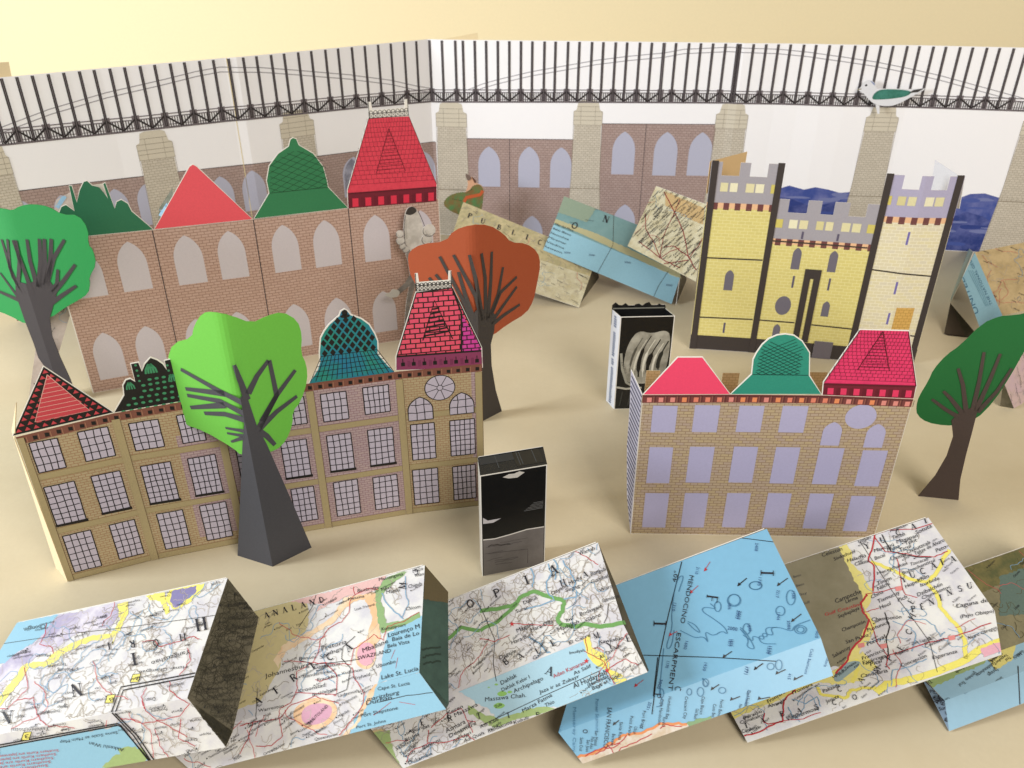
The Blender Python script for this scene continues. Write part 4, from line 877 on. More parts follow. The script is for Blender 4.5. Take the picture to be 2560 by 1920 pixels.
#@@MAPS
RED = mat('#B5343A', .45); BLU = mat('#7FA3BE', .45); REDL = mat('#C4605F', .45); BRN = mat('#B5ACA0', .45); BRD = mat('#938A80', .45); VIO = mat('#827CA6', .45); YEL = mat('#E6DC74', .45); TXT = mat('#2B2A30', .45)
LAND = mat('#E0DFDA', .36, .02, 300, .5, 'map_land', '#CBC9CE', 75); LANDT = mat('#CDC2A6', .42, .05, 300, .4, None, '#B9AC8C', 120); SEA = mat('#7DB2D0', .36, .03, 300, .5); SEAP = mat('#9CC3D8', .36, .03, 300, .5); GRNM = mat('#7FA862', .45); ORG = mat('#E0B68C', .45, .05, 300, .4, None, '#E6D2B4', 90)
PNK = mat('#DBA6B2', .45); KH = mat('#8E8768', .45, .05, 200, .4, None, '#7D775C', 90); DKM = mat('#5C5543', .5, .1, 300, .3, None, '#484331', 110); YL = YL_ = mat('#E3D86C', .42); TEAL = mat('#40574E', .5, .08, 300, .3, None, '#384C45', 90)  # dark brown and teal: map print with side-panel shade put into the colour
NAMES = 'Magalo Dabuli Surar Imi Gabro Bodawein Magalleh Hara Buri Dagajie Galadi Segag Gumbal Warrah Mapai Chigubo Chicomo Messina Louis Trichardt Leydsdorp Pietersburg Standerton Frankfort Vryheid Ladysmith Bethlehem Kroonstad Warrenton Germiston Springs Benoni Tinum Nilchi Tixmucuy Pich Hool Ticul Tekit Mayapan Tecoh Sotuta Peto Umán Calkini Campeche Seybaplaya Champoton Pixoyal Antu Holung Chungli Kapsan Osan Yangzushao Tashihtouhotzu'.split()
class Piece:
    def __init__(s, name, label, cat='folded map', group='folded map pieces'): s.t = None; s.a = (name, label, cat, group); s.faces = []
    def add(s, nm, pts, base, back=None, frame=None):
        """pts world coords; first three define the plane"""
        if s.t is None:
            c = sum((Vector(q) for q in pts), Vector())/len(pts); s.t = thing(s.a[0], s.a[1], s.a[2], (c.x, c.y, 0), s.a[3])
        fr = Plane(pts[0], pts[1], pts[2]); sh = Sheet(fr); ol = [fr.uv(q) for q in pts]
        sh2 = Sheet(fr); sh2.solid(ol, base, WHITE, back or DKM, t=.0004)
        s.faces.append((nm, fr, sh, ol, sh2)); return len(s.faces)-1
    def each(s, idx):
        for i, f in enumerate(s.faces):
            if idx is None or i in idx: yield f
    def region(s, px, m, idx=None, lay=2):
        for f in s.each(idx):
            q = [f[1].pix(p) for p in px]
            if lay < 3.9 and len(px) > 3:
                r = []
                for a, b in zip(q, q[1:]+q[:1]):
                    L = math.hypot(b[0]-a[0], b[1]-a[1]); n = max(1, min(40, int(L/.0013)))
                    r += [a]+[(a[0]+(b[0]-a[0])*i/n+random.gauss(0, .00028), a[1]+(b[1]-a[1])*i/n+random.gauss(0, .00028)) for i in range(1, n)]
                q = r
            f[2].poly(q, m, lay)
    def line(s, px, w, m, idx=None, lay=3, jt=0):
        for f in s.each(idx):
            q = [f[1].pix(p) for p in px]
            if jt:
                r = []
                for a, b in zip(q, q[1:]):
                    r += [(a[0]+(b[0]-a[0])*i/4+random.uniform(-jt, jt), a[1]+(b[1]-a[1])*i/4+random.uniform(-jt, jt)) for i in range(4)]
                q = r+[q[-1]]
            f[2].line(q, w*(.62 if m in (RED, ORG) else .8 if m is YL_ else 1), m, lay)
    def text(s, t, p0, p1, h, m=None, idx=None, shear=0):
        for f in s.each(idx): f[2].text(t, p0, p1, h, m or TXT, 5, shear)
    def glyph(s, ch, p, h, ang, m=None, idx=None):
        for f in s.each(idx): f[2].glyph(ch, p, h*1.18, ang, m or TXT, 6, .85)
    def scatter(s, idx, relief=0, rivers=0, roads=0, names=0, nang=0, nh=.0012, borders=0, rc=None, tm=None, avoid=None):
        for nm, fr, sh, ol, _ in s.each(idx):
            x0, x1 = min(q[0] for q in ol), max(q[0] for q in ol); y0, y1 = min(q[1] for q in ol), max(q[1] for q in ol)
            def rp():
                for _k in range(60):
                    p = (random.uniform(x0, x1), random.uniform(y0, y1))
                    if inside(p, ol) and not (avoid and any(inside(p, [fr.pix(a) for a in av]) for av in avoid)): return p
                return ((x0+x1)/2, (y0+y1)/2)
            def walk(p, n, st, turn, m, w, lay):
                a = random.uniform(0, 6.28); q = [p]
                for i in range(n):
                    a += random.gauss(0, turn); p = (p[0]+st*math.cos(a), p[1]+st*math.sin(a))
                    if not inside(p, ol) or (avoid and any(inside(p, [fr.pix(v) for v in av]) for av in avoid)): break
                    q.append(p)
                if len(q) > 2: sh.line(q, w, m, lay)
            for i in range(int(relief*1.35)): walk(rp(), random.randint(5, 14), .0011, .75, rc or random.choice((BRN, BRN, BRD)), random.uniform(.00014, .0003), 2.6)
            for i in range(rivers): walk(rp(), random.randint(14, 30), .0012, .45, BLU, .00028, 3)
            for i in range(borders): walk(rp(), 26, .0015, .25, BRD, .0003, 3)
            for i in range(roads): walk(rp(), random.randint(12, 34), .0014, .28, REDL, .00028, 3.4)
            for i in range(names):
                p = rp(); w = random.choice(NAMES); sh.utext(w, p, nang+random.uniform(-.04, .04), nh*random.uniform(.8, 1.15), tm or TXT, 5)
                if random.random() < .4: sh.circ((p[0]-.0008, p[1]+.0003), .00035, .00035, INK, 5, 6)
    def done(s):
        for nm, fr, sh, ol, sh2 in s.faces:
            # merge printed layer (clipped to the panel) with the paper itself
            o1 = sh2.finish(nm, s.t)
            if len(sh.bm.faces): 
                o2 = sh.finish('print_tmp', s.t, clip=ol)
                bm = bmesh.new(); bm.from_mesh(o1.data); n1 = len(bm.faces); k = len(o1.data.materials)
                ms = list(o2.data.materials); bm.from_mesh(o2.data); bm.faces.ensure_lookup_table()
                for f in bm.faces[n1:]: f.material_index += k
                bm.to_mesh(o1.data); bm.free()
                for m in ms: o1.data.materials.append(m)
                d = o2.data; bpy.data.objects.remove(o2); bpy.data.meshes.remove(d)
            else: sh.bm.free()
        return s.t
def quad_on(pl_pts, px):                         # unproject px to the plane through three world points
    fr = Plane(*pl_pts); r = []
    for p in px: u, v = fr.pix(p); r.append(fr.W(u, v))
    return r
def plane_px(px, zs):                            # first three pixels get heights; the others follow on their plane
    w = [P(px[i], zs[i]) for i in range(3)]
    return w + quad_on(w, px[3:])
def show(n, w):
    if globals().get('DBG'): print(n, [tuple(round(c, 4) for c in q) for q in w])
def make_piece(label, TL, TR, CR, CL, BR, BL, z, base, lbase=None, dark=None, darkm=None, dz=None, rear=True):
    pc = Piece('folded_map', label)
    U = plane_px([TL, TR, CR, CL], z[:3]); show('U', U)
    BLw = P(BL, z[3]); fr = Plane(U[3], U[2], BLw); BRw = fr.W(*fr.pix(BR)); Lw = [U[3], U[2], BRw, BLw]; show('L', Lw)
    pc.add('upper_panel', U, base); pc.add('front_panel', Lw, lbase or base)
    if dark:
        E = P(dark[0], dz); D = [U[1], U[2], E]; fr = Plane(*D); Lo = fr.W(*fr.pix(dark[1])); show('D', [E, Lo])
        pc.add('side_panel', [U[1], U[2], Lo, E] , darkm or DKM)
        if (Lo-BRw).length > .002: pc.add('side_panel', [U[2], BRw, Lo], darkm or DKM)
    if rear:
        a, b = Vector(U[0]), Vector(U[1]); h = Vector((0, .012, 0)); g = [a+Vector((0, .0006, -.0006)), b+Vector((-.001, .0006, -.0006)), Vector((b.x-.002, b.y+.012, max(.001, b.z-.042))), Vector((a.x, a.y+.012, .0005))]
        pc.add('rear_panel', g, LANDT)
    return pc
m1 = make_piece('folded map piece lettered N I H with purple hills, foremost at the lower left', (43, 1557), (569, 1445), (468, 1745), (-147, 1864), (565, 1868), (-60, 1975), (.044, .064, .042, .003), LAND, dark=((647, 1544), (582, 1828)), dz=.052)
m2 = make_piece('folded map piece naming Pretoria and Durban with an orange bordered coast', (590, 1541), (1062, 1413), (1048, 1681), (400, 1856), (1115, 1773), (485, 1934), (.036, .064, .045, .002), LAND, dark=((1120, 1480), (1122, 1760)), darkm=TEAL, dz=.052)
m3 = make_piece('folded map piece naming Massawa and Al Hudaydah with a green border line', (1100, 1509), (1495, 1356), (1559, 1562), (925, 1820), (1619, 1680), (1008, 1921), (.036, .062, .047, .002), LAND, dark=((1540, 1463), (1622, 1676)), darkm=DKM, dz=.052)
m4 = make_piece('blue ocean folded map piece lettered San Francisco and Mendocino Escarpment', (1500, 1478), (1917, 1322), (2052, 1595), (1396, 1831), (2083, 1689), (1457, 1909), (.036, .060, .044, .002), SEA, rear=True)
m5 = make_piece('folded map piece lettered Yucatan Peninsula with yellow borders', (1920, 1425), (2321, 1294), (2487, 1528), (1822, 1772), (2504, 1636), (1869, 1856), (.034, .055, .038, .002), LAND)
m6 = make_piece('dark green folded map piece with pale blue front, at the lower right edge', (2380, 1431), (2660, 1335), (2700, 1555), (2310, 1696), (2700, 1625), (2362, 1752), (.024, .030, .014, .006), KH, SEAP)
# extra front flap of the last piece
L = [Vector(m6.faces[1][1].W(*m6.faces[1][1].pix(p))) for p in ((2362, 1752), (2700, 1625))]
w = [L[0], L[1], P((2373, 1828), .001)]; w.append(quad_on(w, [(2700, 1705)])[0]); m6.add('lower_flap', [w[0], w[1], w[3], w[2]], SEAP)
a = [m6.faces[1][1].W(*m6.faces[1][1].pix((2306, 1698))), m6.faces[1][1].W(*m6.faces[1][1].pix((2362, 1752))), P((2373, 1828), .001)]; m6.add('side_panel', a, mat('#7E94A8', .5))
#--- print: map 1 (Korea / China sheet, upside down)
SEA1 = mat('#90BDD2', .36, .03)
m1.region(zJ((100, 555), (440, 500), (380, 560), (330, 640), (240, 720), (130, 780), (60, 850), (-400, 1000), (-200, 600)), SEA1, (0,))
m1.region(zJ((0, 1180), (0, 1110), (170, 880), (250, 850), (330, 850), (420, 770), (560, 700), (700, 650), (830, 640), (900, 540), (880, 420), (960, 400), (960, 470), (900, 620), (840, 670), (700, 690), (590, 730), (470, 800), (400, 880), (210, 900), (180, 960), (60, 1110), (0, 1190)), YEL, (0,), 2.2)
m1.region(zJ((0, 1150), (50, 1060), (160, 900), (260, 820), (390, 770), (560, 650), (700, 610), (830, 590), (890, 500), (870, 410), (680, 445), (640, 470), (440, 500), (380, 560), (330, 640), (240, 720), (130, 780), (40, 860), (-60, 940)), mat('#A9A1BC', .4, .05, 300, .5, None, '#DDD9DE', 55), (0,), 2.1)
m1.region(zJ((1280, 300), (1480, 270), (1530, 265), (1500, 330), (1400, 420), (1330, 450), (1300, 460), (1230, 380)), YEL, (0,), 2.1)
m1.region(zJ((1290, 320), (1470, 280), (1460, 340), (1370, 410), (1310, 450), (1270, 400)), VIO, (0,), 2.2)
m1.region(zJ((1090, 360), (1230, 330), (1270, 480), (1240, 500), (1200, 400), (1120, 390)), YEL, (0,), 2.1)
m1.region(zJ((0, 1490), (900, 1325), (1110, 1585), (900, 1640), (0, 1800)), SEA1, (1,), 2.1)
m1.region(zJ((-300, 1545), (0, 1490), (0, 1900), (-300, 1900)), SEA1, (1,), 2.1)
m1.region(zJ((760, 1640), (840, 1560), (900, 1540), (880, 1500), (960, 1480), (1060, 1490), (1110, 1560), (1080, 1600), (900, 1640)), mat('#9FB478', .4), (1,), 2.3)
for o in (0, 9):
    m1.line(zJ((-300, 1525+o*2), (0, 1470+o*2), (880, 1310+o*1.5), (905, 1325+o), (1115+o, 1590)), .0006, INK, (1,), 3.3)
    m1.line(zJ((1460, 935+o*2.6), (1200, 985+o*2.6), (905+o*2, 1040+o*2.6), (835+o*3, 1225+o)), .0006, INK, (0,), 3.3)
    m1.line(zJ((835+o*3, 1225+o), (1000+o*3, 1400), (1130+o*3, 1590)), .0006, INK, (1,), 3.3)
for a, b in (((985, 975), 'a'), ((795, 1130), 'b'), ((170, 1405), 'c')):
    m1.region(zJ((a[0]-10, a[1]+30), (a[0]+10, a[1]-28), (a[0]+68, a[1]-35), (a[0]+50, a[1]+28)), YEL, None, 4); m1.line(zJ((a[0]-10, a[1]+30), (a[0]+10, a[1]-28), (a[0]+68, a[1]-35), (a[0]+50, a[1]+28), (a[0]-10, a[1]+30)), .00035, INK, None, 4.2)
m1.text('2', zJ((1045, 960)), zJ((1012, 968)), 10); m1.text('B', zJ((850, 1118)), zJ((815, 1124)), 10); m1.text('3', zJ((215, 1388)), zJ((185, 1394)), 10)
for c, x, y in (('H', 1535, 520), ('I', 1035, 780), ('N', 605, 1010), ('A', 95, 1215)): m1.glyph(c, zJ((x, y)), 78/2.989, 180+11)
for c, x, y in (('H', 1385, 640), ('O', 1185, 680), ('R', 1010, 690), ('I', 835, 705)): m1.glyph(c, zJ((x, y)), 44/2.989, 180+11)
for t, x0, y0, x1, y1, h in (('Yangzushao', 1420, 760, 1130, 850, 32), ('Hunan Chiangyao', 1400, 880, 1040, 920, 24), ('Holung', 545, 895, 430, 905, 28), ('Tashihtouhotzu', 370, 1335, 90, 1350, 26), ('Tsunyanhsu', 500, 860, 360, 880, 22), ('Antu', 370, 1210, 300, 1225, 26), ('Yenki', 250, 1150, 190, 1150, 22), ('Musan', 380, 790, 270, 800, 24), ('Chongjin', 340, 570, 180, 600, 30), ('Osan', 1165, 1115, 1090, 1125, 28), ('Same Scale as Main Map', 880, 1365, 450, 1440, 22), ('Akkeshi Wan', 930, 1495, 670, 1445, 26), ('Pyongyang', 1250, 1190, 1130, 1210, 22)):
    m1.text(t, zJ((x0, y0)), zJ((x1, y1)), h/2.989)
for i in range(5): m1.text('Southern Kurils are Japanese'[:28-i*3], zJ((440-i*20, 1500+i*28)), zJ((0, 1545+i*28)), 20/2.989, RED)
for ln in ([(130, 1135), (250, 1120), (260, 1190), (300, 1290), (370, 1330), (480, 1330), (560, 1345)], [(180, 890), (210, 1050), (120, 1140), (60, 1200), (0, 1200)], [(350, 560), (340, 640), (300, 720), (390, 740), (400, 790)], [(1060, 700), (1150, 690), (1190, 740), (1300, 710), (1450, 660), (1490, 680)], [(1400, 750), (1430, 830), (1390, 890), (1340, 950)],
           [(905, 1275), (980, 1280), (1060, 1310), (1180, 1290), (1350, 1250), (1420, 1160)], [(1060, 1140), (1090, 1220), (1180, 1290), (1340, 1370), (1400, 1410)], [(1270, 1000), (1270, 1070), (1340, 1120), (1410, 1160)], [(1160, 1350), (1200, 1480), (1260, 1560)], [(1350, 1280), (1330, 1420), (1460, 1480)], [(1100, 1040), (1060, 1110), (1080, 1200)]):
    m1.line(zJ(*ln), .0005, RED, None, 3.4, .0003)
m1.line(zJ((840, 720), (905, 540), (960, 420)), .0004, YEL, (0,), 3.4)
m1.line(zJ((0, 720), (530, 640), (900, 600), (1640, 500)), .00025, INKS, (0,), 3.4)
AV1 = [zJ((100, 500), (440, 470), (380, 560), (330, 640), (240, 720), (130, 780), (-60, 900), (-400, 1000), (-300, 500))]
m1.scatter((0,), 220, 26, 3, 90, math.pi+.0, .0011, avoid=AV1); m1.scatter((1,), 40, 3, 3, 30, math.pi, .0011, avoid=[zJ((-300, 1500), (900, 1325), (1110, 1585), (-300, 1900))])
m1.scatter((2, 3), 200, 0, 0, 60, 1.9, .0014, rc=mat('#35301F'), tm=mat('#2A2619'))
#--- map 2 (Southern Africa)
m2.region(zK((-300, 380), (450, 250), (520, 480), (500, 620), (330, 730), (300, 900), (150, 1150), (-300, 1300)), mat('#C9BC8E', .4, .04, 300, .4), (0,), 2)
m2.region(zK((560, 600), (700, 500), (780, 370), (960, 340), (1030, 330), (1040, 560), (1050, 680), (1000, 760), (980, 820), (930, 760), (960, 620), (990, 520), (940, 380), (850, 400), (760, 480), (700, 560), (560, 640), (470, 700), (340, 780), (290, 900), (250, 840), (330, 720)), ORG, (0,), 2.2)
m2.region(zK((340, 400), (620, 340), (840, 270), (1000, 200), (1100, 190), (1040, 300), (960, 340), (780, 370), (560, 480), (600, 420)), mat('#D9B3AE', .4), (0,), 2.1)
m2.region(zK((1090, 230), (1180, 190), (1260, 175), (1150, 260), (1080, 330), (1050, 400), (1080, 470), (1090, 560), (1220, 540), (1340, 480), (1350, 520), (1220, 580), (1110, 620), (1060, 640), (1030, 560), (1010, 330)), mat('#8DAA76', .4), (0,), 2.3)
m2.region(zK((1070, 790), (1090, 700), (1100, 640), (1200, 580), (1380, 500), (1400, 960), (1030, 1010), (1060, 900)), SEA1, (0,), 2.2)
m2.region(zK((1020, 1000), (1345, 930), (1600, 1200), (1540, 1250), (800, 1420), (850, 1300), (930, 1120), (1010, 1040)), SEA1, (1,), 2.2)
m2.region(zK((1000, 1100), (1030, 1000), (1010, 1010), (950, 1100), (900, 1200), (860, 1310), (760, 1410), (805, 1400), (880, 1310), (940, 1200)), ORG, (1,), 2.4)
m2.region(smooth(zK((870, 720), (950, 690), (1010, 720), (1020, 830), (980, 900), (920, 910), (860, 860))), ORG, (0,), 2.4); m2.region(smooth(zK((900, 720), (960, 700), (1015, 740), (1010, 840), (950, 890), (890, 860), (870, 790))), PNK, (0,), 2.5)
m2.region(smooth(zK((400, 1200), (500, 1130), (640, 1110), (730, 1180), (720, 1270), (620, 1350), (500, 1360), (400, 1290))), ORG, None, 2.4); m2.region(smooth(zK((460, 1210), (540, 1160), (650, 1160), (700, 1200), (660, 1290), (540, 1330), (460, 1300))), mat('#CFA0B4', .4), None, 2.5)
for t, x0, y0, x1, y1, h in (('Pretoria', 612, 768, 800, 715, 32), ('Springs', 600, 830, 765, 762, 26), ('Germiston', 555, 905, 750, 880, 28), ('Johannesburg', 190, 975, 520, 885, 32), ('Benoni', 445, 840, 570, 825, 24), ('Standerton', 470, 975, 660, 935, 24), ('Frankfort', 580, 1000, 750, 960, 24), ('Vryheid', 850, 990, 975, 955, 24), ('Kroonstad', 440, 1085, 640, 1035, 28), ('Bethlehem', 545, 1110, 720, 1065, 24), ('Ladysmith', 735, 1115, 890, 1075, 22), ('Volksrust', 760, 950, 915, 920, 22),
  ('Mbabane', 920, 785, 1110, 710, 34), ('SWAZILAND', 880, 840, 1130, 780, 28), ('Ubombo', 1020, 900, 1165, 860, 28), ('Bela Vista', 1105, 750, 1268, 712, 28), ('Lourenço M', 1110, 670, 1345, 600, 34), ('Baia de Lo', 1140, 700, 1340, 650, 30), ('Lake St. Lucia', 1060, 985, 1335, 915, 32), ('Cape St. Lucia', 1030, 1065, 1270, 1020, 26), ('Mapai', 1095, 345, 1195, 325, 26), ('Chigub', 1260, 305, 1360, 280, 28), ('Chicom', 1240, 470, 1350, 450, 26), ('Pafuri', 1060, 325, 1130, 305, 24), ('Massangena', 1040, 250, 1220, 205, 24), ('Maco', 1295, 190, 1370, 165, 26), ('Vilan', 1305, 220, 1375, 205, 24), ('Beitbridge', 880, 335, 1040, 305, 24),
  ('maritzburg', 955, 1145, 1190, 1090, 30), ('Durban', 945, 1175, 1135, 1130, 34), ('Port Shepstone', 905, 1265, 1180, 1205, 26), ('Port St. Johns', 870, 1350, 1090, 1300, 22), ('Warrenton', 140, 1230, 330, 1190, 24), ('Queenstown', 560, 1440, 730, 1400, 22), ('BASUTOLAND', 520, 1320, 660, 1185, 22), ('Messina', 810, 395, 930, 370, 22), ('Louis Trichardt', 860, 470, 1010, 430, 18), ('Komatipoort', 1060, 620, 1240, 585, 24)):
    m2.text(t, zK((x0, y0)), zK((x1, y1)), h/2.989, None, None, .15)
for i, c in enumerate('ANALAND'): m2.glyph(c, zK((190+i*68, 528-i*19)), 36/2.989, 15)
for c, x, y in (('A', 135, 1180), ('F', 275, 1095), ('R', 400, 1005), ('I', 540, 920), ('C', 670, 850), ('A', 810, 780)): m2.glyph(c, zK((x, y)), 46/2.989, 35)
m2.glyph('M', zK((1240, 310)), 44/2.989, 85); m2.glyph('C', zK((1330, 160)), 34/2.989, 190)
for ln in ([(850, 290), (860, 350), (820, 400), (820, 480), (760, 550), (660, 600), (600, 700), (580, 790), (540, 860)], [(540, 860), (420, 930), (430, 1050), (380, 1160), (300, 1200), (290, 1280), (100, 1300), (0, 1330)], [(540, 860), (640, 860), (830, 870), (850, 760), (1000, 650), (1070, 690), (1100, 590), (1220, 550), (1340, 480)], [(640, 860), (730, 950), (720, 1100), (420, 1080)], [(1040, 310), (960, 300), (860, 350)], [(330, 845), (540, 860)], [(840, 890), (850, 960), (900, 1050), (930, 1080), (915, 1180)], [(915, 1180), (860, 1260), (800, 1330), (740, 1400)],
           [(300, 1280), (320, 1400), (240, 1480), (120, 1480)], [(300, 1280), (380, 1170), (560, 1110), (740, 1160)], [(100, 1300), (70, 1400), (0, 1540)], [(560, 980), (600, 1000), (700, 960)]):
    m2.line(zK(*ln), .0005, RED, None, 3.4, .0003)
for ln in ([(440, 590), (540, 450), (570, 350)], [(700, 1100), (800, 1060), (830, 900), (760, 830), (770, 740), (860, 660)], [(440, 840), (560, 870), (700, 860), (900, 830)], [(1040, 1150), (1250, 1100), (1440, 1080)], [(120, 1280), (130, 1050)]): m2.line(zK(*ln), .0003, INKS, None, 3.4, .0002)
for ln in ([(1160, 760), (1130, 830)], [(1180, 820), (1165, 900)], [(1130, 1150), (1000, 1250)], [(1190, 1150), (1310, 1170)]): m2.line(zK(*ln), .0003, RED, None, 3.4)
m2.line(zK((1060, 340), (1100, 420), (1150, 470), (1220, 530)), .0005, BLU, None, 3.3, .0003)
m2.line(zK((1240, 210), (1240, 330), (1260, 420), (1210, 520)), .0004, BLU, None, 3.3, .0003)
AV2 = [zK((1040, 480), (1400, 440), (1400, 960), (1020, 1010)), zK((1020, 1000), (1400, 900), (1600, 1250), (780, 1440), (920, 1180))]
m2.scatter((0,), 60, 10, 2, 55, .25, .0010, avoid=AV2); m2.scatter((1,), 30, 4, 6, 60, .25, .0010, avoid=AV2)
m2.region(zK((1380, 100), (1560, 320), (1560, 410), (1370, 380)), mat('#5A5038', .5), (2,), 2)
for i in range(3): m2.line(zK((1360+i*5, 760+i*55), (1420, 745+i*55), (1500, 740+i*55)), .0008, mat('#26352D'), (2,), 3, .0004)
#--- map 3 (Ethiopia / Yemen)
S3 = mat('#A9CBDA', .36, .03)
m3.region(zK((1600, 1050), (1655, 1030))+zL((0, 1000), (690, 740), (715, 800), (760, 900), (850, 960), (905, 1105), (545, 1262), (540, 1255), (430, 1247), (330, 1272), (240, 1300), (150, 1335), (100, 1322))+zK((1900, 1240), (1790, 1165), (1700, 1112)), S3, (1,), 2.2)
m3.region(zL((690, 800), (730, 765), (745, 850), (840, 900), (870, 1000), (980, 1060), (975, 1085), (915, 1100), (880, 1060), (850, 1010), (755, 955), (715, 890)), YEL, None, 2.4)
m3.region(zK((1000, 1380), (1120, 1360), (1140, 1500), (1200, 1640), (1215, 1660), (1100, 1640)), mat('#9FB478', .4), (1,), 2.3); m3.region(zK((980, 1370), (1080, 1350), (1120, 1500), (1160, 1640), (1000, 1600)), mat('#C9B48A', .4), (1,), 2.25)
m3.region(zL((-80, 1290), (-80, 1240), (40, 1310), (130, 1330), (250, 1290), (400, 1250), (520, 1260), (400, 1300), (250, 1330), (100, 1390)), mat('#9FB478', .4), (1,), 2.3)
GRL = mat('#6F9E5C', .42)
for ln, w in (([(0, 610), (150, 590), (230, 570), (270, 520), (360, 475), (450, 510), (565, 545), (550, 610), (515, 660), (540, 700), (640, 715), (700, 695), (800, 715), (970, 685)], .0020), ([(0, 740), (120, 680), (250, 560)], .0018), ([(-260, 830), (-120, 720), (0, 740)], .0018)):
    m3.line(zL(*ln), w, GRL, None, 2.8, .0003)
for x, y, r in ((150, 1160, 40), (200, 1150, 20), (110, 1100, 15), (60, 1120, 10), (130, 1240, 45)): m3.region(smooth(zL((x-r, y), (x, y-r*.5), (x+r, y), (x+r*.3, y+r*.5), (x-r*.6, y+r*.5))), mat('#8FBF6A', .4), None, 2.6)
for t, x0, y0, x1, y1, h in (('Dabuli', 295, 568, 385, 530, 24), ('Surar', 245, 625, 325, 595, 24), ('Magalo', 250, 755, 360, 705, 26), ('Hara Oda', 345, 750, 490, 690, 28), ('Madalleh', 525, 750, 665, 690, 26), ('Imi', 580, 685, 625, 668, 24), ('Bodawein', 672, 645, 820, 585, 26), ('Gabro', 712, 685, 810, 645, 26), ('Gabredarre', 820, 555, 930, 520, 26), ('Hara Buri', 215, 835, 355, 775, 26), ('Dagajie', 135, 935, 245, 885, 26), ('Webe Gestro', 330, 800, 450, 870, 22), ('El Carre', 600, 835, 740, 780, 24), ('Galadi', 360, 940, 455, 880, 24),
  ('Segag', 575, 485, 670, 450, 24), ('Dayaha Modu', 485, 505, 680, 395, 26), ('Gumbal', 745, 430, 860, 385, 26), ('Bangeh', 745, 375, 845, 340, 24), ('Warrah', 665, 240, 770, 200, 26), ('Wara', 800, 485, 890, 450, 24), ('Dahlak', 145, 1105, 250, 1050, 28), ('Dahlak Kebir I', 150, 1150, 335, 1060, 24), ('Archipelago', 230, 1160, 425, 1070, 28), ('Massawa Chah.', 35, 1215, 310, 1185, 28), ('Al Hudaydah', 628, 1130, 850, 1030, 34), ('(Hodeida)', 725, 1120, 860, 1055, 28), ('Bayt al Faqih', 755, 1140, 945, 1045, 26), ('At Tawilah', 805, 935, 940, 850, 26), ('Kawkaban', 800, 830, 960, 800, 24), ('Jaza ir az Zubayr', 400, 1165, 665, 1055, 24), ('As Salif', 630, 1040, 745, 985, 24), ('Marza Fatma', 290, 1290, 485, 1180, 26), ('Thio', 440, 1255, 500, 1225, 26), ('Kululli', 230, 1370, 330, 1335, 24), ('Rendakoma', 60, 1425, 220, 1360, 26), ('Imudiyah', 600, 900, 700, 880, 20)):
    m3.text(t, zL((x0, y0)), zL((x1, y1)), h/2.676, None, None, .1)
m3.text('Aden Kamaran', zL((495, 1060)), zL((705, 965)), 28/2.676, RED)
for t, x0, y0, x1, y1, h in (('Keren', 1555, 1250, 1670, 1195, 28), ('Massawa', 1610, 1265, 1780, 1180, 30), ('Asmara', 1545, 1385, 1690, 1310, 34), ('Decamere', 1570, 1420, 1770, 1320, 30), ('Adi Ugri', 1595, 1460, 1730, 1390, 26), ('Adi Quala', 1680, 1455, 1830, 1390, 26), ('Agordat', 1260, 1390, 1420, 1340, 28), ('Biskia', 1240, 1450, 1345, 1400, 26), ('Sabderat', 1170, 1515, 1320, 1435, 26), ('Barentu', 1370, 1505, 1500, 1445, 26), ('Tessenei', 1200, 1555, 1320, 1490, 26), ('Gash', 1225, 1570, 1310, 1530, 26), ('Dukambia', 1265, 1620, 1440, 1545, 28), ('Adi Kaie', 1800, 1350, 1935, 1290, 26), ('Zula', 1910, 1200, 1960, 1175, 22)):
    m3.text(t, zK((x0, y0)), zK((x1, y1)), h/2.989, None, None, .1)
for c, x, y, h, a in (('O', 1725, 455, 52, 22), ('P', 1925, 375, 52, 22), ('E', 1370, 1330, 40, 15), ('R', 1570, 1300, 40, 15), ('I', 1790, 1280, 36, 15), ('T', 2010, 1275, 36, 15), ('B', 2000, 880, 40, 35), ('A', 2110, 840, 40, 35)): m3.glyph(c, zK((x-15, y)), h/2.989, a)
for c, x, y, h, a in (('I', 300, 440, 50, 22), ('A', 480, 375, 54, 22), ('H', 545, 445, 34, 20), ('A', 695, 390, 34, 20), ('E', 485, 850, 38, 25), ('L', 385, 900, 34, 30), ('A', 435, 1030, 50, -20), ('Y', 860, 870, 40, 20), ('E', 985, 820, 40, 20), ('M', 770, 800, 34, 20), ('R', 380, 1325, 30, 15)): m3.glyph(c, zL((x, y)), h/2.676, a)
for ln in ([(215, 695), (300, 700), (400, 705), (490, 705)], [(700, 880), (760, 910), (830, 950), (850, 1010), (870, 990), (970, 930), (1030, 960), (1060, 970)], [(640, 210), (730, 260), (790, 300)], [(705, 790), (720, 880)], [(0, 790), (100, 810), (200, 770)], [(850, 1010), (900, 1100)]): m3.line(zL(*ln), .0005, RED, None, 3.4, .0003)
for ln in ([(1430, 1340), (1550, 1240), (1660, 1200), (1700, 1290), (1760, 1300)], [(1240, 1600), (1280, 1520), (1400, 1460), (1410, 1360)], [(1400, 1460), (1560, 1450), (1700, 1400), (1780, 1460)], [(1700, 1290), (1740, 1380)]): m3.line(zK(*ln), .0005, RED, None, 3.4, .0003)
for ln in ([(-20, 540), (30, 640), (100, 800), (90, 960), (110, 1080)], [(0, 1380), (400, 1190), (800, 1010)], [(860, 560), (850, 650), (830, 690)], [(430, 1370), (640, 1250)]): m3.line(zL(*ln), .0003, INKS, None, 3.3)
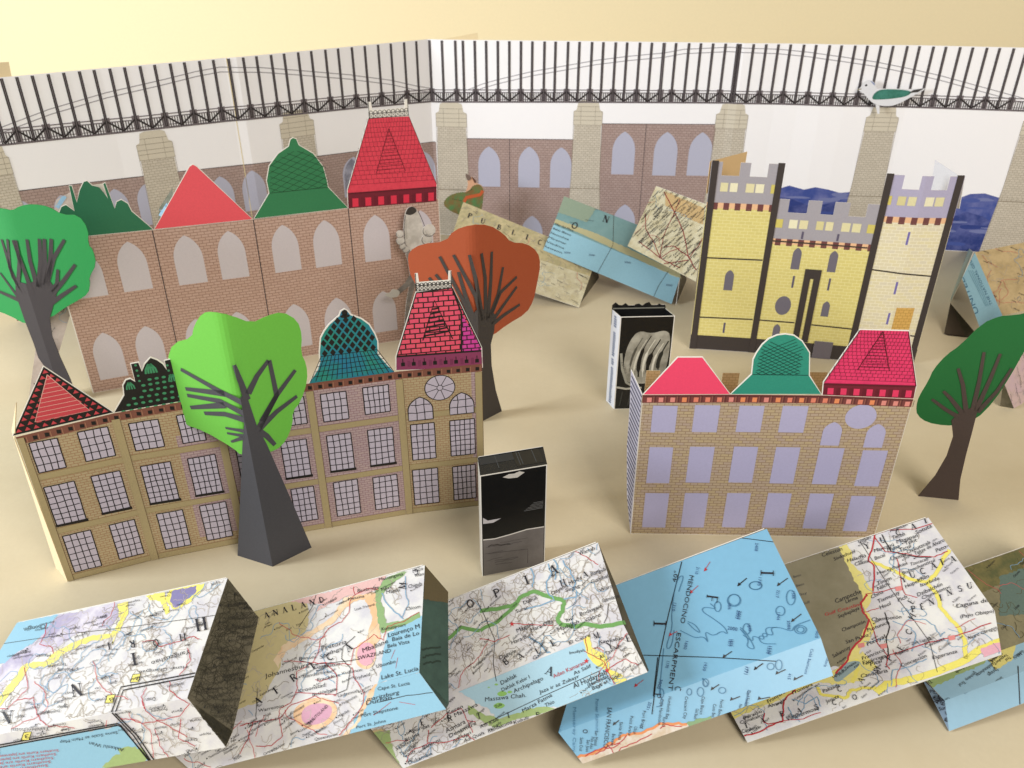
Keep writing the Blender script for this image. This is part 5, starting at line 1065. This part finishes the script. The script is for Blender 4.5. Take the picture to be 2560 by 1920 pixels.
for ln in ([(450, 290), (480, 360), (440, 420), (460, 490), (500, 540), (400, 570), (300, 600)], [(550, 270), (600, 340), (640, 420), (620, 480)], [(330, 300), (360, 380), (350, 450)], [(330, 780), (400, 830), (440, 880), (470, 890)], [(650, 480), (640, 520), (560, 530)], [(480, 240), (520, 320), (500, 400)]): m3.line(zL(*ln), .0006, BLU, None, 3.2, .0004)
for x, y in ((215, 697), (712, 945), (850, 1008)):
    c = zL((x, y)); m3.region([(c[0]+(7 if i % 2 == 0 else 3)*math.sin(i*.628), c[1]-(7 if i % 2 == 0 else 3)*math.cos(i*.628)) for i in range(10)], mat('#C43B3E', .45), None, 4.5)
AV3 = [zL((0, 1080), (720, 790), (760, 960), (560, 1240), (100, 1330), (-200, 1280), (-200, 1150))]
m3.scatter((0,), 300, 18, 1, 60, .42, .0010, avoid=AV3); m3.scatter((1,), 70, 10, 3, 30, .25, .0010, avoid=AV3)
#--- map 4 (Pacific off California)
for ln in ([(1350, 280), (1260, 640), (1200, 920), (1150, 1300)], [(1080, 905), (1560, 920), (1980, 945)], [(1740, 120), (1980, 150)], [(1190, 920), (1160, 1180)]): m4.line(zL(*ln), .0004, INK, None, 3)
CONT = mat('#4F7FA0', .4)
def wob(x0, y0, x1, y1, n, a, sd):
    r = random.Random(sd); return [(x0+(x1-x0)*i/n+r.uniform(-a, a), y0+(y1-y0)*i/n+r.uniform(-a, a)*.6) for i in range(n+1)]
for pts in ([(1340, 740), (1400, 770), (1440, 790), (1500, 780), (1530, 830), (1500, 740), (1560, 780), (1620, 740), (1660, 770), (1640, 720), (1560, 660), (1480, 610), (1500, 580), (1590, 600), (1540, 560)],
            [(1740, 730), (1800, 800), (1780, 850), (1840, 870), (1820, 820), (1770, 740), (1740, 720)], [(1990, 720), (1900, 720), (1930, 790), (1860, 770), (1880, 830), (1980, 830)], [(1390, 690), (1440, 740), (1480, 760), (1440, 700), (1390, 680)],
            [(1330, 480), (1370, 360), (1310, 400), (1280, 640), (1290, 720), (1240, 860), (1280, 860), (1300, 740)], [(1230, 860), (1200, 1150), (1230, 1240), (1180, 1250)], [(1490, 1060), (1530, 1100), (1500, 1120), (1490, 1060)]):
    m4.line(curve(zL(*pts)), .0004, CONT, None, 3)
for x, y, rx, ry in ((1842, 440, 42, 26), (1700, 535, 40, 38), (1590, 580, 22, 34), (1400, 1150, 16, 22), (1475, 1150, 22, 30), (1620, 1140, 24, 20), (1215, 1160, 14, 30), (1510, 1090, 20, 26)):
    m4.line(zL(*arcp(x, y, rx, ry, 0, 360, 14)), .0004, CONT, None, 3)
for pts in ([(740, 960), (600, 740), (520, 800)], ): pass
for x, y, rx, ry in ((185, 520, 42, 28), (420, 600, 30, 50), (350, 690, 30, 32), (485, 815, 40, 28), (485, 815, 24, 18), (125, 810, 25, 36), (40, 620, 45, 40), (285, 1060, 24, 22), (340, 1050, 22, 34)): m4.line(zM(*arcp(x, y, rx, ry, 0, 360, 14)), .0004, CONT, None, 3)
m4.line(curve(zM((550, 750), (440, 790), (430, 830), (350, 800), (280, 800), (310, 860), (220, 830), (250, 890), (160, 850), (170, 900), (100, 850))), .0004, CONT, None, 3)
def vtext(pc, t, z, x0, y0, x1, y1, h, m=None, idx=None): pc.text(t, z((x0, y0)), z((x1, y1)), h, m, idx)
vtext(m4, 'MENDOCINO', zL, 1402, 370, 1340, 690, 11); vtext(m4, 'ESCARPMENT', zL, 1318, 755, 1258, 1140, 11)
vtext(m4, 'SAN FRANCISCO', zL, 855, 1255, 825, 1520, 11); vtext(m4, 'Monterey Canyon', zL, 625, 1255, 620, 1600, 8, CONT); vtext(m4, 'Pioneer Seamount', zL, 775, 1200, 775, 1420, 8, CONT); vtext(m4, 'Davidson', zL, 525, 1330, 525, 1420, 8, CONT)
for t, z, x0, y0, x1, y1 in (('2408', zL, 1842, 155, 1838, 210), ('2110', zL, 1450, 315, 1438, 362), ('1750', zL, 1865, 385, 1855, 440), ('1806', zL, 1660, 560, 1658, 600), ('2003', zL, 1720, 605, 1708, 660), ('1877', zL, 1665, 800, 1655, 845), ('1600', zL, 1375, 810, 1362, 865), ('1530', zL, 1925, 845, 1915, 895), ('1840', zL, 1785, 700, 1800, 750), ('1930', zL, 1500, 955, 1490, 1010), ('1771', zL, 1780, 985, 1770, 1030), ('1310', zL, 1295, 555, 1285, 610), ('3000', zL, 1205, 1065, 1185, 1130), ('2031', zL, 1130, 1215, 1112, 1265), ('1170', zL, 1250, 945, 1240, 990), ('2217', zM, 328, 550, 318, 600), ('1586', zM, 425, 560, 430, 610), ('1944', zM, 330, 700, 325, 750), ('2088', zM, 395, 755, 398, 815), ('2003', zM, 72, 690, 60, 745), ('1530', zM, 275, 925, 265, 980), ('1771', zM, 115, 1060, 105, 1110), ('415', zM, 405, 1105, 398, 1145), ('1405', zM, 590, 810, 582, 870), ('1877', zM, 18, 880, 10, 925)):
    m4.text(t, z((x0, y0)), z((x1, y1)), 7.5, mat('#2F4C7A'))
m4.text('2000', zL((1655, 735)), zL((1720, 745)), 9, mat('#2F4C7A')); m4.text('40°', zL((1312, 420)), zL((1328, 345)), 10)
for t, x0, y0, x1, y1 in (('Santa Rosa', 935, 1350, 925, 1470), ('Point Arena', 1005, 1310, 990, 1440), ('Fort Bragg', 1090, 1275, 1075, 1395), ('Cape Mendocino', 1208, 1195, 1190, 1370), ('Humboldt Bay', 1262, 1180, 1240, 1330), ('Crescent City', 1372, 1180, 1360, 1330), ('Cape Blanco', 1485, 1180, 1470, 1300), ('Coos Bay', 1560, 1230, 1550, 1320), ('North Bend', 1610, 1200, 1590, 1310), ('Gold Beach', 1445, 1260, 1430, 1330), ('Santa Cruz', 670, 1455, 665, 1545), ('San Mateo', 770, 1410, 765, 1510), ('Palo Alto', 745, 1450, 735, 1530), ('San Jose', 715, 1470, 708, 1550), ('Berkeley', 885, 1430, 875, 1510), ('Cape Foulweather', 1790, 1140, 1765, 1290), ('Newport', 1735, 1230, 1725, 1290), ('Ukiah', 1035, 1380, 1022, 1430), ('Eureka', 1225, 1320, 1218, 1380)):
    m4.text(t, zL((x0, y0)), zL((x1, y1)), 8, None)
for t, x0, y0, x1, y1 in (('Cape Foulweather', 135, 1215, 105, 1340), ('Cobb Seamount', 555, 940, 510, 1110), ('Astoria', 665, 990, 640, 1060)): m4.text(t, zM((x0, y0)), zM((x1, y1)), 7, mat('#2F4C7A'))
for c, x, y, h, a, z in (('I', 1880, 320, 72, -110+15, zL), ('I', 210, 400, 0, 0, None), ('I', 1165, 660, 70, -95, zL), ('F', 1520, 500, 62, -100, zL), ('C', 1305, 1115, 34, -95, zL), ('O', 690, 1400, 26, -95, zL), ('P', 1170, 1160, 34, -95, zL)):
    if z: m4.glyph(c, z((x, y)), h/2.676, a+3)
for ln in ([(1540, 280), (1500, 340)], [(1460, 440), (1405, 490)], [(1320, 745), (1265, 775)], [(1095, 1070), (1035, 1115)]): m4.line(zL(*ln), .0004, RED, None, 3); c = zL(ln[1]); m4.region([(c[0]-1, c[1]+2), (c[0]+8, c[1]-2), (c[0]+2, c[1]-8)], RED, None, 3.3)
for ln in ([(1785, 390), (1725, 440)], [(1685, 880), (1625, 920)], [(1600, 1100), (1545, 1135)], [(1740, 1180), (1675, 1205)], [(1890, 960), (1835, 1000)], [(1940, 1185), (1860, 1200)], [(930, 1340), (890, 1370)]): m4.line(zL(*ln), .0004, INKS, None, 3); c = zL(ln[1]); m4.region([(c[0]-1, c[1]+2), (c[0]+8, c[1]-2), (c[0]+2, c[1]-8)], INKS, None, 3.3)
for ln in ([(400, 470), (330, 520)], [(490, 710), (425, 760)], [(235, 1040), (175, 1080)], [(385, 1080), (320, 1110)], [(500, 1120), (440, 1150)], [(125, 470), (65, 520)]): m4.line(zM(*ln), .0004, INKS, None, 3); c = zM(ln[1]); m4.region([(c[0]-1, c[1]+2), (c[0]+8, c[1]-2), (c[0]+2, c[1]-8)], INKS, None, 3.3)
m4.region(zL((640, 1590), (760, 1560), (850, 1510), (950, 1450), (1000, 1430), (1100, 1420), (1200, 1370), (1330, 1365), (1400, 1360), (1380, 1420), (640, 1700)), mat('#D8CFC4', .4, .05, 300, .4, None, '#C7B49A', 160), (1,), 2.1)
for ln in ([(640, 1590), (760, 1560), (850, 1510), (890, 1490), (950, 1450), (1000, 1430), (1100, 1420), (1200, 1370), (1330, 1365), (1385, 1365)],): m4.line(zL(*ln), .0011, mat('#D88B56', .4), (1,), 2.4, .0005)
m4.line(zL((1385, 1368), (1450, 1350), (1550, 1325)), .002, mat('#7E9E72', .4), (1,), 2.4, .0004)
for ln in ([(700, 1575), (800, 1530), (900, 1520), (980, 1440)], [(860, 1500), (900, 1560), (1000, 1500), (1150, 1430)], [(780, 1570), (870, 1500), (940, 1500)], [(1200, 1390), (1240, 1370), (1350, 1380)]): m4.line(zL(*ln), .0006, RED, (1,), 3.4, .0006)
#--- map 5 (Yucatan)
G5 = mat('#8D8770', .42, .05, 300, .4, None, '#827C64', 50); Y5 = mat('#E0D684', .42)  # gulf print colour with the neighbouring piece's shadow partly mixed in
m5.region(zM((-400, 700), (390, 370), (780, 250), (790, 330), (830, 440), (930, 560), (890, 650), (950, 750), (880, 900), (800, 1050), (700, 1060), (400, 1200)), G5, (0,), 2.1)
m5.region(zM((740, 260), (790, 240), (830, 300), (820, 370), (900, 440), (970, 560), (950, 640), (920, 680), (990, 780), (950, 880), (880, 960), (870, 1010), (760, 1060), (800, 1000), (870, 890), (940, 760), (895, 650), (900, 590), (840, 470), (790, 370)), Y5, (0,), 2.2)
m5.region(zM((830, 1010), (900, 960), (1000, 1060), (880, 1160), (760, 1180), (600, 1170), (400, 1260), (100, 1380), (-100, 1500), (-100, 1420), (300, 1250), (600, 1150), (720, 1080)), Y5, None, 2.15)

for ln, w in (([(960, 360), (1070, 400), (1150, 440), (1230, 480), (1330, 500), (1400, 430), (1440, 340), (1480, 280)], .0022), ([(1330, 500), (1390, 570), (1420, 660), (1480, 740), (1540, 800), (1580, 880), (1590, 1010)], .0024), ([(990, 1240), (1060, 1180), (1200, 1150), (1400, 1100), (1600, 1010), (1720, 930), (1830, 890)], .004), ([(600, 1190), (620, 1250), (720, 1260), (800, 1270), (820, 1220), (900, 1210), (990, 1200)], .0018), ([(830, 1170), (870, 1080), (860, 1010)], .002)):
    m5.line(zM(*ln), w, YL, None, 2.6, .0004)
m5.region(zM((1690, 940), (1820, 900), (1840, 960), (1710, 1000)), PNK, None, 3)
m5.region(smooth(zM((700, 1150), (730, 1080), (800, 1030), (880, 1020), (880, 1060), (800, 1120), (740, 1170))), mat('#8FA3A6', .4), None, 2.7)
for t, x0, y0, x1, y1, h in (('Umán', 875, 240, 955, 205, 26), ('Acanceh', 1085, 165, 1200, 120, 24), ('Sotuta', 1260, 180, 1365, 130, 28), ('Tecoh', 1100, 215, 1185, 185, 26), ('Mayapan', 1130, 240, 1270, 195, 26), ('Tekit', 1185, 250, 1265, 225, 26), ('Ticul', 1150, 300, 1225, 265, 28), ('Muna', 1070, 295, 1150, 265, 26), ('Maxcanú', 980, 300, 1110, 255, 24), ('Oxkutzcab', 1200, 310, 1355, 240, 26), ('Tekax de Álvaro', 1250, 320, 1450, 225, 26), ('Peto', 1395, 300, 1460, 270, 26), ('Uxmal', 1090, 355, 1190, 325, 26), ('Becal', 985, 350, 1050, 325, 24), ('Halachó', 800, 365, 925, 330, 24), ('Calkiní', 850, 390, 945, 365, 24), ('Celestún', 630, 330, 765, 285, 26), ('Sinkehuel', 710, 355, 850, 300, 22), ('Hecelchakán', 1000, 450, 1200, 380, 22), ('Bolonchenticul', 1170, 450, 1385, 360, 24), ('Tzucacab', 1220, 390, 1340, 350, 22), ('Hopelchén', 1190, 540, 1345, 465, 26), ('Iturbide', 1290, 530, 1415, 480, 24), ('Dzibalchén', 1270, 595, 1435, 520, 26), ('Chunchintoc', 1300, 615, 1490, 535, 24), ('Tinum', 1000, 520, 1095, 480, 26), ('Nilchí', 1005, 555, 1085, 515, 26), ('Campeche', 720, 640, 895, 570, 30), ('Lerma', 790, 640, 870, 610, 24), ('China', 960, 610, 1040, 570, 24), ('Tixmucuy', 1005, 640, 1150, 575, 26), ('Pich', 1140, 630, 1200, 605, 26), ('Hool', 1020, 680, 1090, 650, 26), ('Seybaplaya', 740, 740, 880, 680, 24), ('Champotón', 765, 830, 920, 770, 24), ('Champotón', 960, 760, 1160, 740, 24), ('Pixoyal', 935, 925, 1055, 870, 26), ('Pustunich', 935, 830, 1080, 775, 24), ('San Pablo', 790, 910, 940, 860, 24), ('Sabancuy', 705, 1005, 820, 940, 24), ('Alvaro Obregon', 1605, 885, 1800, 810, 24), ('Laguna de', 1530, 670, 1740, 630, 28), ('(Payo Obispo)', 1555, 740, 1780, 700, 24), ('Francisco', 900, 1020, 1050, 960, 24), ('Escárcega', 905, 1050, 1060, 1000, 24), ('Pital', 955, 1060, 1030, 1035, 26), ('Candelaria', 890, 1140, 1070, 1100, 26), ('Concepción', 1160, 1070, 1330, 1000, 26), ('Esperanza', 1370, 1015, 1535, 970, 24), ('Laguna de Terminos', 705, 1140, 860, 1040, 20), ('Conhuas', 1320, 940, 1450, 885, 24), ('Palizada', 640, 1240, 750, 1195, 24), ('Frontera', 435, 1250, 570, 1190, 24), ('Frontera', 270, 1310, 385, 1240, 24), ('Álvaro', 270, 1340, 370, 1310, 22), ('Villahermosa', 395, 1430, 610, 1350, 28), ('Paraíso', 110, 1420, 230, 1370, 24), ('Comalcalco', 85, 1450, 240, 1395, 22), ('Cárdenas', 95, 1510, 210, 1475, 24), ('Jonuta', 660, 1310, 745, 1270, 24), ('Adams', 1115, 990, 1210, 960, 22), ('Zoh Laguna', 1230, 920, 1360, 880, 20)):
    m5.text(t, zM((x0, y0)), zM((x1, y1)), h/2.676, None, None, .1)
for t, zz in (('YUCATA', None),):
    for c, x, y in (('Y', 920, 280), ('U', 1025, 240), ('C', 1130, 190), ('A', 1230, 150), ('T', 1310, 110)): m5.glyph(c, zM((x, y)), 34/2.676, 20)
    for c, x, y in (('Y', 1165, 505), ('U', 1225, 475), ('C', 1295, 450), ('A', 1365, 415), ('T', 1420, 390), ('A', 1495, 370)): m5.glyph(c, zM((x, y)), 36/2.676, 22)
    for c, x, y in (('P', 1230, 700), ('E', 1290, 685), ('N', 1350, 655), ('I', 1410, 625), ('N', 1470, 590), ('S', 1540, 565), ('U', 1605, 545)): m5.glyph(c, zM((x, y)), 34/2.676, 15)
    for c, x, y in (('E', 1235, 650), ('H', 1240, 755), ('C', 1220, 855), ('E', 1165, 960), ('P', 1090, 1030), ('M', 1005, 1110), ('A', 900, 1180)): m5.glyph(c, zM((x, y)), 36/2.676, 60)
    for c, x, y in (('C', 750, 1235), ('C', 715, 1325), ('O', 850, 1290), ('S', 595, 1355), ('A', 480, 1380), ('B', 365, 1400), ('A', 235, 1445), ('T', 125, 1480)): m5.glyph(c, zM((x-10, y)), 30/2.676, 20)
for ln, w in (([(985, 180), (960, 290), (940, 350), (980, 390), (970, 560)], .0011), ([(985, 180), (1060, 150), (1250, 140), (1365, 105)], .0007), ([(985, 200), (1050, 290), (1130, 300), (1250, 320), (1380, 330), (1470, 290)], .0007), ([(1130, 340), (1150, 440), (1160, 530), (1190, 580), (1265, 600)], .0006), ([(920, 580), (1160, 530)], .0006), ([(930, 580), (890, 640), (900, 690), (945, 750), (900, 860), (820, 960), (790, 1030), (720, 1110)], .0014), ([(905, 700), (1010, 670)], .0005), ([(945, 750), (1000, 900), (1070, 990)], .0006), ([(1070, 990), (1300, 910), (1490, 870), (1760, 770)], .0007), ([(1070, 990), (1060, 1050), (1080, 1080)], .0006),
   ([(450, 1220), (400, 1260), (370, 1300), (370, 1420), (280, 1460), (210, 1500), (100, 1530)], .001), ([(240, 1370), (240, 1440), (280, 1450), (370, 1430)], .0007), ([(340, 1430), (500, 1410), (620, 1370)], .0005)):
    m5.line(zM(*ln), w, RED, None, 3.4, .0003)
m5.line(zM((1030, 180), (1090, 290), (1130, 300), (1270, 330), (1360, 330)), .0005, INKS, None, 3.5, .0002); m5.line(zM((1050, 700), (1080, 800), (1060, 880), (1075, 990)), .0005, INKS, None, 3.5, .0002)
for x, y in ((1140, 540), (890, 920), (1040, 925), (1495, 870)): c = zM((x, y)); m5.region([(c[0]-9, c[1]-4), (c[0]+8, c[1]-7), (c[0]+9, c[1]+4), (c[0]-6, c[1]+7)], mat('#D98A86', .45), None, 4)
for ln in ([(1220, 760), (1300, 740), (1380, 790), (1420, 860), (1450, 830)], [(1090, 1190), (1100, 1090), (1220, 1060), (1330, 1010)], [(1100, 760), (1220, 800), (1260, 850), (1230, 960)], [(430, 1280), (520, 1310), (600, 1260), (620, 1330)], [(400, 1330), (440, 1400), (470, 1420)]): m5.line(zM(*ln), .0004, BLU, None, 3.3, .0004)
m5.line(zM((880, 220), (1100, 560), (1250, 760), (1350, 900), (1400, 1100)), .00025, INKS, None, 3.2)
AV5 = [zM((-400, 700), (390, 370), (780, 250), (900, 560), (900, 900), (400, 1250))]
m5.scatter((0,), 16, 8, 1, 26, .3, .0010, avoid=AV5); m5.scatter((1,), 20, 12, 2, 30, .3, .0010, avoid=AV5)
for i in range(4): m5.text(random.choice(('Gulf', 'Banco', 'Bay', 'Cayo')), zM((440+i*20, 470+i*60)), zM((490+i*20, 455+i*60)), 6, mat('#5A5B58'), (0,))
m5.text('Gulf Coastline', zM((650, 725)), zM((900, 650)), 8, RED, (0,))
#--- map 6
m6.region([(2400, 1424), (2660, 1335), (2660, 1400), (2560, 1430), (2460, 1480), (2410, 1500)], mat('#7D7448', .45, .05, 200, .4, None, '#5C5F3C', 120), (0,), 2)
m6.region([(2500, 1440), (2620, 1400), (2640, 1530), (2500, 1540)], mat('#63776E', .45), (0,), 2.2)
m6.scatter((0,), 40, 3, 5, 26, .3, .0012, rc=mat('#5A5538')); 
m6.scatter((1,), 0, 0, 0, 22, math.pi+.2, .0016); m6.scatter((3,), 0, 0, 0, 2, .2, .0014, tm=mat('#2F4C7A'))
m6.region([(2300, 1697), (2400, 1665), (2470, 1640), (2460, 1660), (2400, 1685), (2330, 1720)], mat('#9FB478', .4), (1,), 2.2); m6.region([(2460, 1640), (2510, 1620), (2540, 1610), (2530, 1650), (2490, 1675)], Y5, (1,), 2.3)
if True:
    f = m6.faces[-1]; m6.scatter((len(m6.faces)-1,), 0, 0, 0, 14, 1.2, .0018)
    m6.line([(2545, 1665), (2550, 1770)], .0004, INKS, None, 3)
for pc in (m1, m2, m3, m4, m5, m6): pc.done()
#--- toppled map pieces behind
def depth_piece(label, faces, name='folded_map'):
    pc = Piece(name, label)
    for nm, pts, base in faces:
        w = [PY(p, y) for p, y in pts[:3]]; w += quad_on(w, [p[0] for p in pts[3:]]); show(nm, w); pc.add(nm, w, base)
    return pc
TANM = mat('#C3B58C', .42, .05, 300, .4, None, '#A99F78', 110); CRM = mat('#D4CDB0', .42, .04, 300, .4, None, '#C3B894', 120); SEAD = mat('#749A9C', .42, .05, 300, .4, None, '#86A8A8', 20); SEAF = mat('#8AB4C4', .4)
# toppled pieces: (pixel, depth Y)
m7 = depth_piece('toppled tan map piece lettered PUBLIC lying behind the orange tree', [
  ('upper_panel', [((1158, 505), .835), (zE((1660, 592)), .775), (zE((820, 315)), .80), (zE((1500, 400)), 0)], TANM)])
# rebuild order so the outline stays convex
m7.faces.clear(); bpy.data.objects.remove(m7.t); m7.t = None
a = PY(zE((880, 135)), .850); b = PY(zE((1700, 470)), .790); c = PY(zE((820, 315)), .812); d = quad_on([a, b, c], [zE((1660, 592))])[0]
show('pub', [a, b, c, d]); m7.add('upper_panel', [a, b, d, c], TANM)
e = P(zE((1592, 782)), .001); g = quad_on([c, d, e], [zE((800, 520))])[0]; show('pubL', [e, g]); m7.add('front_panel', [c, d, e, g], CRM)
h = Vector((b.x+.004, b.y+.004, .001)); m7.add('end_panel', [d, b, h, e], DKM)
for i, ch in enumerate('PUBLIC'): m7.glyph(ch, [zE((905, 232)), zE((985, 265)), zE((1085, 302)), zE((1175, 335)), zE((1255, 362)), zE((1335, 395))][i], 26/k0, -17, idx=(0,))
m7.scatter((0,), 70, 3, 1, 20, -.35, .0011); m7.scatter((1,), 90, 8, 3, 24, -.2, .0013); m7.done()
m8 = Piece('folded_map', 'toppled pale blue sea map piece leaning between two road map pieces')
a = PY(zE((1500, 100)), .840); b = PY(zE((2260, 395)), .780); c = PY(zE((1435, 275)), .805); d = quad_on([a, b, c], [zE((2212, 600))])[0]; show('blue', [a, b, c, d])
m8.add('upper_panel', [a, b, d, c], SEAD)
e = P(zE((2160, 762)), .001); g = quad_on([c, d, e], [zE((1370, 430))])[0]; show('blueL', [e, g]); m8.add('front_panel', [c, d, e, g], SEAF)
h = Vector((b.x+.004, b.y+.006, .001)); m8.add('end_panel', [d, b, h, e], DKM)
m8.region(zE((1500, 95), (1700, 170), (1640, 260), (1435, 190)), mat('#8FA08C', .45), (0,), 2)
m8.region(zE((1430, 262), (1600, 330), (2220, 610), (2212, 570), (1700, 330), (1450, 240)), mat('#B9B48C', .45), None, 2.2)
for ln in ([(1805, 200), (1800, 400), (1700, 580)], [(2140, 560), (2080, 650), (2040, 740)]): m8.line(zE(*ln), .0004, INKS, None, 3)
for x, y in ((1500, 450), (1650, 465), (1870, 510), (2125, 650)): m8.text('3000', zE((x, y)), zE((x+38, y+4)), 4.5, mat('#4B5F7A'))
for c, x, y, a_ in (('O', 1540, 290, -30), ('N', 1735, 255, -20)): m8.glyph(c, zE((x, y)), 34/k0, a_)
m8.scatter((0,), 0, 0, 0, 3, .3, .0012)
for i in range(6): m8.text(('Mar del Plata', 'Bahia Blanca', 'Necochea', 'Miramar', 'Viedma', 'Rawson')[i], zE((1445-i*14, 275+i*27)), zE((1555-i*14, 318+i*27)), 5)
m8.done()
m9 = Piece('folded_map', 'toppled road map piece with red road lines against the castle left side')
a = PY(zE((2065, 38)), .800); b = PY(zF((270, 400)), .745); c = PY(zE((1890, 405)), .762); d = quad_on([a, b, c], [zF((196, 870))])[0]; show('road', [a, b, c, d])
m9.add('upper_panel', [a, b, d, c], CRM)
m9.add('rear_panel', [a, b, Vector((b.x+.002, b.y+.03, .03)), Vector((a.x+.002, a.y+.03, .03))], LANDT)
m9.region(zE((2060, 30), (2300, 160), (2300, 330), (2230, 330), (2000, 210)), mat('#C4A777', .45), (0,), 2); m9.region(zF((8, 316), (250, 420), (240, 520), (120, 470), (8, 400)), mat('#C4A777', .45), (0,), 2.1)
RD2 = mat('#8E2B30', .45)
for ln in ([(2000, 210), (2000, 300), (2060, 400), (2090, 480)], [(2090, 480), (2150, 440), (2212, 420)], [(2090, 480), (2130, 500), (2212, 540)], [(1960, 380), (2090, 480)], [(2212, 120), (2110, 350), (2090, 480)]): m9.line(zE(*ln), .0007, RD2, (0,), 3.4, .0004)
for ln in ([(0, 320), (120, 560), (150, 720), (200, 800)], [(150, 720), (60, 650), (0, 660)], [(150, 740), (0, 760)], [(150, 730), (220, 640), (240, 600)]): m9.line(zF(*ln), .0008, RD2, (0,), 3.4, .0004)
m9.scatter((0,), 10, 3, 3, 200, 1.35, .0016); m9.done()
#--- right edge map pieces
m10 = Piece('folded_map', 'folded map piece with UNITED lettering on its pale blue side, right of the castle')
YU = .655
A_ = P((2506, 789), .030); Bp = PY((2437, 631), .690); Cp = P((2600, 770), .030)
T10 = [A_, Bp, PY((2640, 590), .70)]; T10.append(quad_on(T10, [(2640, 760)])[0]); show('T10', T10)
m10.add('upper_panel', T10, mat('#C9B183', .42, .05, 300, .4, None, '#B59E72', 110))
Q = [A_, Bp, P((2451, 824), .018)]; Q += quad_on(Q, [(2405, 696)]); m10.add('side_panel', [Q[0], Q[1], Q[3], Q[2]], mat('#8FB9C9', .42)); show('Q', Q)
E1 = Vector(Q[1])+Vector((-.001, .001, 0)); R = [Vector(Q[3]), E1, PY((2376, 757), .70)]; R += quad_on(R, [(2390, 596)])
m10.add('end_panel', [R[0], R[1], R[3], R[2]], mat('#7E8C78', .45, .05, 300, .4, None, '#8FA5A0', 80)); show('R', R)
B1 = [PY((2376, 757), .70), P((2360, 834), .0008), P((2449, 843), .0008), PY((2451, 824), Q[2].y)]; m10.add('lower_flap', [B1[0], B1[1], B1[2], B1[3]], mat('#4A3F33', .5))
m10.text('UNITED', zF((1935, 1060)), zF((1835, 830)), 11, mat('#3E6B86'), (1,)); m10.text('THE NATIONAL GEO', zF((2020, 1010)), zF((1885, 730)), 7, mat('#3E6B86'), (1,))
for i in range(3): m10.line(zF((1975+i*10, 1020), (1870+i*12, 800)), .0003, mat('#5F8FA3'), (1,), 3, .0002)
m10.scatter((0,), 40, 4, 14, 30, .9, .0013); m10.scatter((2,), 40, 6, 2, 10, 1.4, .0012); m10.done()
m11 = Piece('folded_map', 'pinkish cream folded map piece cut by the right edge above the deep green tree')
G = [P((2535, 1021), .001), P((2508, 952), .022), PY((2590, 740), .62)]; G += quad_on(G, [(2640, 960)]); show('G', G)
m11.add('upper_panel', [G[1], G[2], G[3], G[0]], mat('#CDB4AC', .45, .05, 300, .4, None, '#C9AEB4', 90))
m11.add('lower_flap', [G[1], G[0], P((2500, 1015), .0005)], DKM)
m11.scatter((0,), 50, 4, 6, 30, 1.0, .0013); m11.done()
#--- map scraps leaning behind the pink palace
for lab, q, cm in (('small grey green map scrap showing between the green and the red plain roofs', (((372, 575), .70), ((434, 575), .70), ((432, 468), .72), ((398, 520), 0)), mat('#77786A', .45, .05, 300, .4, None, '#5E6150', 110)),
                   ('pale map scrap showing at the left of the turreted green roof', (((192, 610), .605), ((225, 620), .607), ((180, 478), .62), ((140, 500), 0)), mat('#C4B6AC', .45, .05, 300, .4, None, '#B5A79C', 110))):
    pc = Piece('map_scrap', lab, 'map scrap', 'map scraps behind the pink palace')
    w = [PY(p, y) for p, y in q[:3]]; w.append(quad_on(w, [q[3][0]])[0]); show('scr', w)
    b0 = Vector((w[0].x, w[0].y-.03, .0005)); b1 = Vector((w[1].x, w[1].y-.03, .0005))
    fr = Plane(w[0], w[1], w[2]); d0 = fr.uv(w[0]); 
    V0 = w[0]-fr.V*(w[0].z/fr.V.z); V1 = w[1]-fr.V*(w[1].z/fr.V.z)
    pc.add('paper', [V0, V1, w[1], w[2], w[3]], cm); pc.scatter((0,), 60, 4, 3, 14, .8, .0013); pc.line([(q[3][0][0]+2, q[3][0][1]+20), (q[3][0][0]+22, q[3][0][1]-10)], .003, mat('#8FB6D0'), None, 2.5); pc.done()
